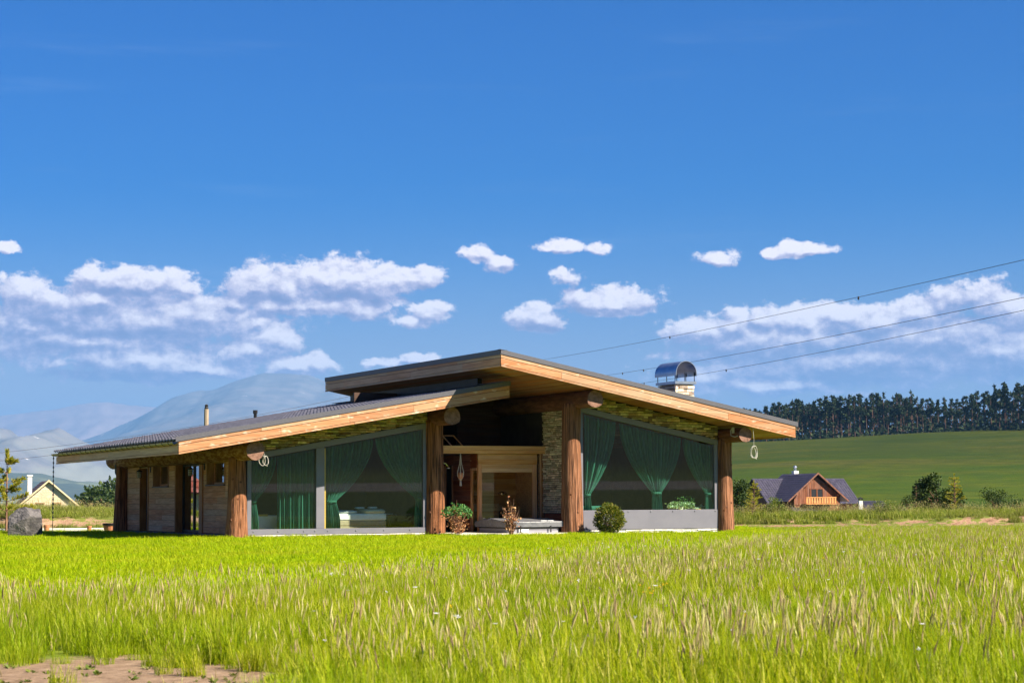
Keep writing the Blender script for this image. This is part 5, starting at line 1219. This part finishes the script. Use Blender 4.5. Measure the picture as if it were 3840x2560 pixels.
# ---------------------------------------------------------------- grass
GR = [(0, (.10, .16, .003)), (.3, (.24, .32, .004)), (.62, (.37, .41, .007)), (.85, (.48, .46, .04)), (1, (.58, .51, .16))]
M['grass'] = leafmat('meadow grass', GR, .48, (1.2, 1.2, .5), .55, .1, patch=((.22, .33, .006), .35, .5))
M['lawn'] = leafmat('mown lawn', [(0, (.16, .29, .002)), (.5, (.33, .44, .002)), (.9, (.43, .50, .004)), (1, (.52, .50, .05))], .48, (1.2, 1.2, .5), .55, .08, patch=((.42, .42, .02), .35, .6))
M['seed'] = leafmat('seed head', [(0, (.26, .17, .10)), (.25, (.42, .32, .15)), (.6, (.54, .47, .19)), (1, (.58, .55, .22))], .3, (1, 1, .8), .7, .1)
def blade(g, x, y, h, w, lean, az, curl, rg):
    dx, dy = math.cos(az), math.sin(az); px_, py_ = -dy, dx
    vs = []; k = 3
    for i in range(k):
        t = i/k; o = lean*t + curl*t*t; ww = w*(1 - .55*t)
        cx, cy, cz = x + dx*o*h, y + dy*o*h, h*t*(1 - .25*curl*t)
        vs += [(cx - px_*ww, cy - py_*ww, cz), (cx + px_*ww, cy + py_*ww, cz)]
    o = lean + curl; vs.append((x + dx*o*h, y + dy*o*h, h*(1 - .25*curl)))
    g.add(vs, [(0, 1, 3, 2), (2, 3, 5, 4), (4, 5, 6)])
def meadow_clump(seed, nb, rad, h0, h1, ns, s0, s1, wind=.15, w=.0032):
    rg = random.Random(seed); g = G(); s = G()
    for k in range(nb):
        a = rg.uniform(0, 6.28); q = rad*math.sqrt(rg.random()); blade(g, q*math.cos(a), q*math.sin(a), rg.uniform(h0, h1), w*rg.uniform(.7, 1.5), rg.uniform(0, .22), rg.uniform(0, 6.28), rg.uniform(0, .5), rg)
    for k in range(ns):
        a = rg.uniform(0, 6.28); q = rad*math.sqrt(rg.random()); x, y = q*math.cos(a), q*math.sin(a); h = rg.uniform(s0, s1); az = rg.gauss(-.3, .9); l = rg.uniform(.03, wind) ; dx, dy = math.cos(az)*l*h, math.sin(az)*l*h
        P = [Vector((x, y, 0)), Vector((x + dx*.3, y + dy*.3, h*.5)), Vector((x + dx, y + dy, h))]
        g.tube(P, [.0017, .0014, .001], 3, False)
        d = (P[2] - P[1]).normalized(); L = rg.uniform(.05, .12); ww = rg.uniform(.0035, .008)
        s.tube([P[2] - d*.01, P[2] + d*L*.35, P[2] + d*L + Vector((dx, dy, 0))*.2], [.0015, ww, .001], 4, False)
    return g, s
LIB = bpy.data.collections.new('grass_library')       # sources of the scattered grass, not in the scene
def lib(name, parts):
    g = G(); ids = []
    me = None
    vs, fs, mi = [], [], []
    for gi, (gg, m) in enumerate(parts):
        k = len(vs); vs += gg.v; fs += [tuple(i + k for i in f) for f in gg.f]; mi += [gi]*len(gg.f)
    me = bpy.data.meshes.new(name); me.from_pydata(vs, [], fs)
    for _, m in parts: me.materials.append(m)
    me.polygons.foreach_set('material_index', mi); me.update()
    return me
def scatter(name, meshes, pts, label=None, tilt=.1, rgs=1):
    """pts = [(x, y, z, scale, mesh index)]; one object of kind stuff that spreads the clumps"""
    c = bpy.data.collections.new(name + '_sources')
    for i, me in enumerate(meshes): c.objects.link(bpy.data.objects.new('%s_clump_%02d' % (name, i), me))
    nrg = np.random.default_rng(rgs); n = len(pts); P = np.array(pts, dtype=np.float32)
    me = bpy.data.meshes.new(name); me.from_pydata(P[:, :3].tolist(), [], [])
    a = me.attributes.new('rot', 'FLOAT_VECTOR', 'POINT'); rot = np.stack([nrg.uniform(-tilt, tilt, n), nrg.uniform(-tilt, tilt, n), nrg.uniform(0, 6.28, n)], 1).astype(np.float32); a.data.foreach_set('vector', rot.ravel())
    a = me.attributes.new('scl', 'FLOAT', 'POINT'); a.data.foreach_set('value', np.ascontiguousarray(P[:, 3]))
    a = me.attributes.new('idx', 'INT', 'POINT'); a.data.foreach_set('value', P[:, 4].astype(np.int32))
    ng = bpy.data.node_groups.new(name + '_scatter', 'GeometryNodeTree'); ng.interface.new_socket('Geometry', in_out='INPUT', socket_type='NodeSocketGeometry'); ng.interface.new_socket('Geometry', in_out='OUTPUT', socket_type='NodeSocketGeometry')
    nd = ng.nodes; gi, go = nd.new('NodeGroupInput'), nd.new('NodeGroupOutput'); iop = nd.new('GeometryNodeInstanceOnPoints'); ci = nd.new('GeometryNodeCollectionInfo')
    ci.inputs['Collection'].default_value = c; ci.inputs['Separate Children'].default_value = True; ci.inputs['Reset Children'].default_value = True; iop.inputs['Pick Instance'].default_value = True
    def attr(nm, t):
        q = nd.new('GeometryNodeInputNamedAttribute'); q.data_type = t; q.inputs['Name'].default_value = nm; return [o for o in q.outputs if o.enabled and o.name == 'Attribute'][0]
    L = ng.links; L.new(gi.outputs[0], iop.inputs['Points']); L.new(ci.outputs[0], iop.inputs['Instance']); L.new(attr('idx', 'INT'), iop.inputs['Instance Index']); L.new(attr('rot', 'FLOAT_VECTOR'), iop.inputs['Rotation']); L.new(attr('scl', 'FLOAT'), iop.inputs['Scale']); L.new(iop.outputs[0], go.inputs[0])
    o = bpy.data.objects.new(name, me); COL.objects.link(o); o['kind'] = 'stuff'
    md = o.modifiers.new('scatter', 'NODES'); md.node_group = ng
    return o
def two(seed, *a, **k):
    g, s = meadow_clump(seed, *a, **k); return [(g, M['grass']), (s, M['seed'])]
MEADOW = [lib('meadow_clump', two(400 + i, 88, .17, .12, .34, 1, .28, .46)) for i in range(5)] + [lib('meadow_clump', two(410 + i, 95, .16, .16, .38, 1, .32, .50)) for i in range(2)] + [lib('meadow_clump', two(420 + i, 74, .17, .10, .28, 4, .28, .46)) for i in range(3)]
def lawn_clump(seed, h0, h1):
    rg = random.Random(seed); g = G()
    for k in range(95):
        a = rg.uniform(0, 6.28); q = .19*math.sqrt(rg.random()); blade(g, q*math.cos(a), q*math.sin(a), rg.uniform(h0, h1), .0045*rg.uniform(.7, 1.6), rg.uniform(0, .35), rg.uniform(0, 6.28), rg.uniform(0, .7), rg)
    return [(g, M['lawn'])]
LAWN = [lib('lawn_clump', lawn_clump(430 + i, .03, .10)) for i in range(4)] + [lib('lawn_clump', lawn_clump(440 + i, .05, .15)) for i in range(2)]
def edge_f(r):
    """how far ahead the tall meadow ends and the mown lawn begins"""
    return float(np.interp(r, [-12, -7, -4.5, -1.8, -.3, 1.2, 3.0, 5, 9, 30], [19, 19.5, 21.5, 26, 29, 33, 38.5, 45, 62, 84]))
def in_house(x, y, pad=0):
    return (-.35 - pad < x < 16 and .05 - pad < y < 12.6) or (5.7 < x < 10.2 and -2.1 - pad < y) and y < 12 or (9.7 < x < 15.4 and YR - .02 - pad < y < 12) or (TX0 - .03 < x < TX1 + .03 and TY0 - .03 < y < TY1)
rg = random.Random(17); mp, lp = [], []
f = 9.4
while f < 79:
    dens = 27 if f < 16 else (22 if f < 26 else (15 if f < 45 else 11))
    stp = .5; half = f*.257*1.22 + 1.2
    for k in range(int(dens*stp*2*half)):
        r = rg.uniform(-half, half); ff = f + rg.random()*stp; p = gl(ff, r)
        if in_house(p.x, p.y): continue
        e = edge_f(r) + 1.4*mnoise.noise((r*.5, ff*.2, 2)); z = ground_z(ff, r)
        bare = (1 - math.hypot(max(0, ff - 11.8)/1.9, (r + 2.8)/1.5) if ff > 11.8 else 1 - max(0, r + 1.65)*2.5) + .7*mnoise.noise((r*1.7, ff*1.7, 5)) 
        if bare > .05 and rg.random() < .96: continue
        if ff < e or (ff > 62 and r > 8.5):
            dk = mnoise.noise((r*.33, ff*.16, 11)); u = rg.random()
            i = 5 + rg.randrange(2) if dk > .28 else (7 + rg.randrange(3) if (u < .16 + .6*max(0, -dk)) else rg.randrange(5))
            s = (.88 + .38*mnoise.noise((r*.4, ff*.22, 3)))*rg.uniform(.7, 1.2)*min(1, .5 + max(0, e - ff)*.09)*float(np.interp(ff, [14, 30, 55, 79], [1, .95, .65, .42]))
            if bare > -.3: s *= .62
            mp.append((p.x, p.y, z, s, i))
        else:
            if mnoise.noise((r*.45, ff*.3, 31)) > .12 and rg.random() < .16: mp.append((p.x, p.y, z - .02, rg.uniform(.25, .45), rg.randrange(5)))
            t = rg.random(); lp.append((p.x, p.y, z - .01, rg.uniform(.7, 1.25)*(1.25 if ff - e < 2 else 1), rg.randrange(4) if rg.random() < .8 else 4 + rg.randrange(2)))
    f += stp
# thicker lawn where it is seen
for k in range(9000):
    ff = rg.uniform(26, 70); r = rg.uniform(-18, 8); e = edge_f(r)
    if ff < e or abs(r) > ff*.257*1.15 + 1: continue
    p = gl(ff, r)
    if in_house(p.x, p.y): continue
    lp.append((p.x, p.y, ground_z(ff, r) - .01, rg.uniform(.7, 1.2), rg.randrange(5)))
scatter('meadow_grass', MEADOW, mp); scatter('lawn_grass', LAWN, lp)
# rough grass on top of the bank and at its foot
M['bank_grass'] = leafmat('bank grass', [(0, (.07, .12, .010)), (.4, (.18, .24, .018)), (.75, (.30, .33, .03)), (1, (.46, .42, .14))], .4, (1.1, 1.1, .6), .6, .2, patch=((.20, .20, .05), .3, .7))
def bgc(seed, h0, h1, ns):
    g, s = meadow_clump(seed, 60, .26, h0, h1, ns, h1*.9, h1*1.4, .25, .009); return [(g, M['bank_grass']), (s, M['seed'])]
BANKG = [lib('bank_clump', bgc(450 + i, .16, .46, 3)) for i in range(3)] + [lib('bank_clump', bgc(460 + i, .08, .22, 1)) for i in range(2)]
bp = []
for k in range(13000):
    r = rg.uniform(-30, 30); ff = 77 + 19*rg.random()**1.3; z = bank_z(ff, r); sl = bank_z(ff + .3, r) - z
    if abs(r) > ff*.257*1.2 + 1: continue
    pn_ = mnoise.noise((r*.28, ff*.3, 21))
    if sl > .06 and rg.random() < .90: continue
    p = gl(ff, r)
    if in_house(p.x, p.y, .3): continue
    bp.append((p.x, p.y, z - .03, (.72 + .6*pn_ + rg.uniform(-.2, .25))*(.82 if r > 2 else .85), rg.randrange(3) if sl < .05 else 3 + rg.randrange(2)))
scatter('bank_grass', BANKG, bp)
# meadow flowers and broad-leaved weeds
M['petal_white'] = leafmat('white petal', [(0, (.70, .68, .70)), (1, (.80, .78, .80))], .3, (1, 1, 1)); M['petal_yellow'] = leafmat('yellow petal', [(0, (.70, .42, .01)), (1, (.78, .50, .02))], .3, (1, 1, 1)); M['petal_purple'] = leafmat('purple petal', [(0, (.22, .08, .26)), (1, (.30, .12, .32))], .3, (1, 1, 1))
def flower(seed, m, r, npet, flat):
    rg2 = random.Random(seed); g, s = G(), G(); g.tube([(0, 0, 0), (.01, 0, .22), (.03, .01, .42)], [.0018, .0015, .001], 3, False)
    for k in range(npet):
        a = 6.28*k/npet; leaf_quad(s, Vector((.03, .01, .42)) + (rvec(rg2)*r*.5 if not flat else Vector()), Vector((math.cos(a), math.sin(a), .25 if flat else rg2.uniform(-.5, 1))), UP, r, r*.6)
    return [(g, M['grass']), (s, M[m])]
FL = [lib('flower', flower(1, 'petal_white', .022, 9, True)), lib('flower', flower(2, 'petal_white', .016, 16, False)), lib('flower', flower(3, 'petal_yellow', .014, 12, False)), lib('flower', flower(4, 'petal_purple', .014, 10, False))]
fp = []
for k in range(150):
    ff = rg.uniform(10.5, 34); r = rg.uniform(-.1, .26)*ff; 
    if ff > edge_f(r): continue
    p = gl(ff, r); u = rg.random(); fp.append((p.x, p.y, ground_z(ff, r), rg.uniform(.6, 1.05), 0 if u < .35 else 1 if u < .62 else 3 if u < .85 else 2))
for k in range(9): ff = rg.uniform(15.8, 16.5); r = -.03*ff + rg.uniform(.55, .85); p = gl(ff, r + .9); fp.append((p.x, p.y, ground_z(ff, r), rg.uniform(.7, 1), 2))
scatter('meadow_flowers', FL, fp)
def weed(seed):
    rg2 = random.Random(seed); g = G()
    for k in range(9):
        a = rg2.uniform(0, 6.28); L = rg2.uniform(.03, .075); d = Vector((math.cos(a), math.sin(a), rg2.uniform(.3, 1.0))).normalized(); leaf_quad(g, d*.02, d, UP + rvec(rg2)*.3, L, L*.55)
    return [(g, M['leaf_bank'])]
WD = [lib('weed', weed(i)) for i in range(4)]; wp = []
for k in range(260):
    ff = rg.uniform(9.4, 13.2); r = rg.uniform(-.30, -.02)*ff; p = gl(ff, r); wp.append((p.x, p.y, ground_z(ff, r) - .005, rg.uniform(.3, .8), rg.randrange(4)))
scatter('broadleaf_weeds', WD, wp)

# ---------------------------------------------------------------- haze
hz = bpy.data.materials.new('haze'); hz.use_nodes = True; nt = hz.node_tree; nt.nodes.clear(); n = N(nt)
pv = n('VolumePrincipled', {'Color': (.17, .43, .82, 1), 'Density': 4.4e-5, 'Anisotropy': .0}); o = n('OutputMaterial'); nt.links.new(pv.outputs[0], o.inputs['Volume'])
try: hz.cycles.homogeneous_volume = True
except Exception: pass
g = G(); A = [gl(-2000, -24000), gl(-2000, 24000), gl(40000, 24000), gl(40000, -24000)]
g.hexa([(p.x, p.y, -14) for p in A] + [(p.x, p.y, 1720) for p in A]); g.build('haze', hz, None, kind='stuff')
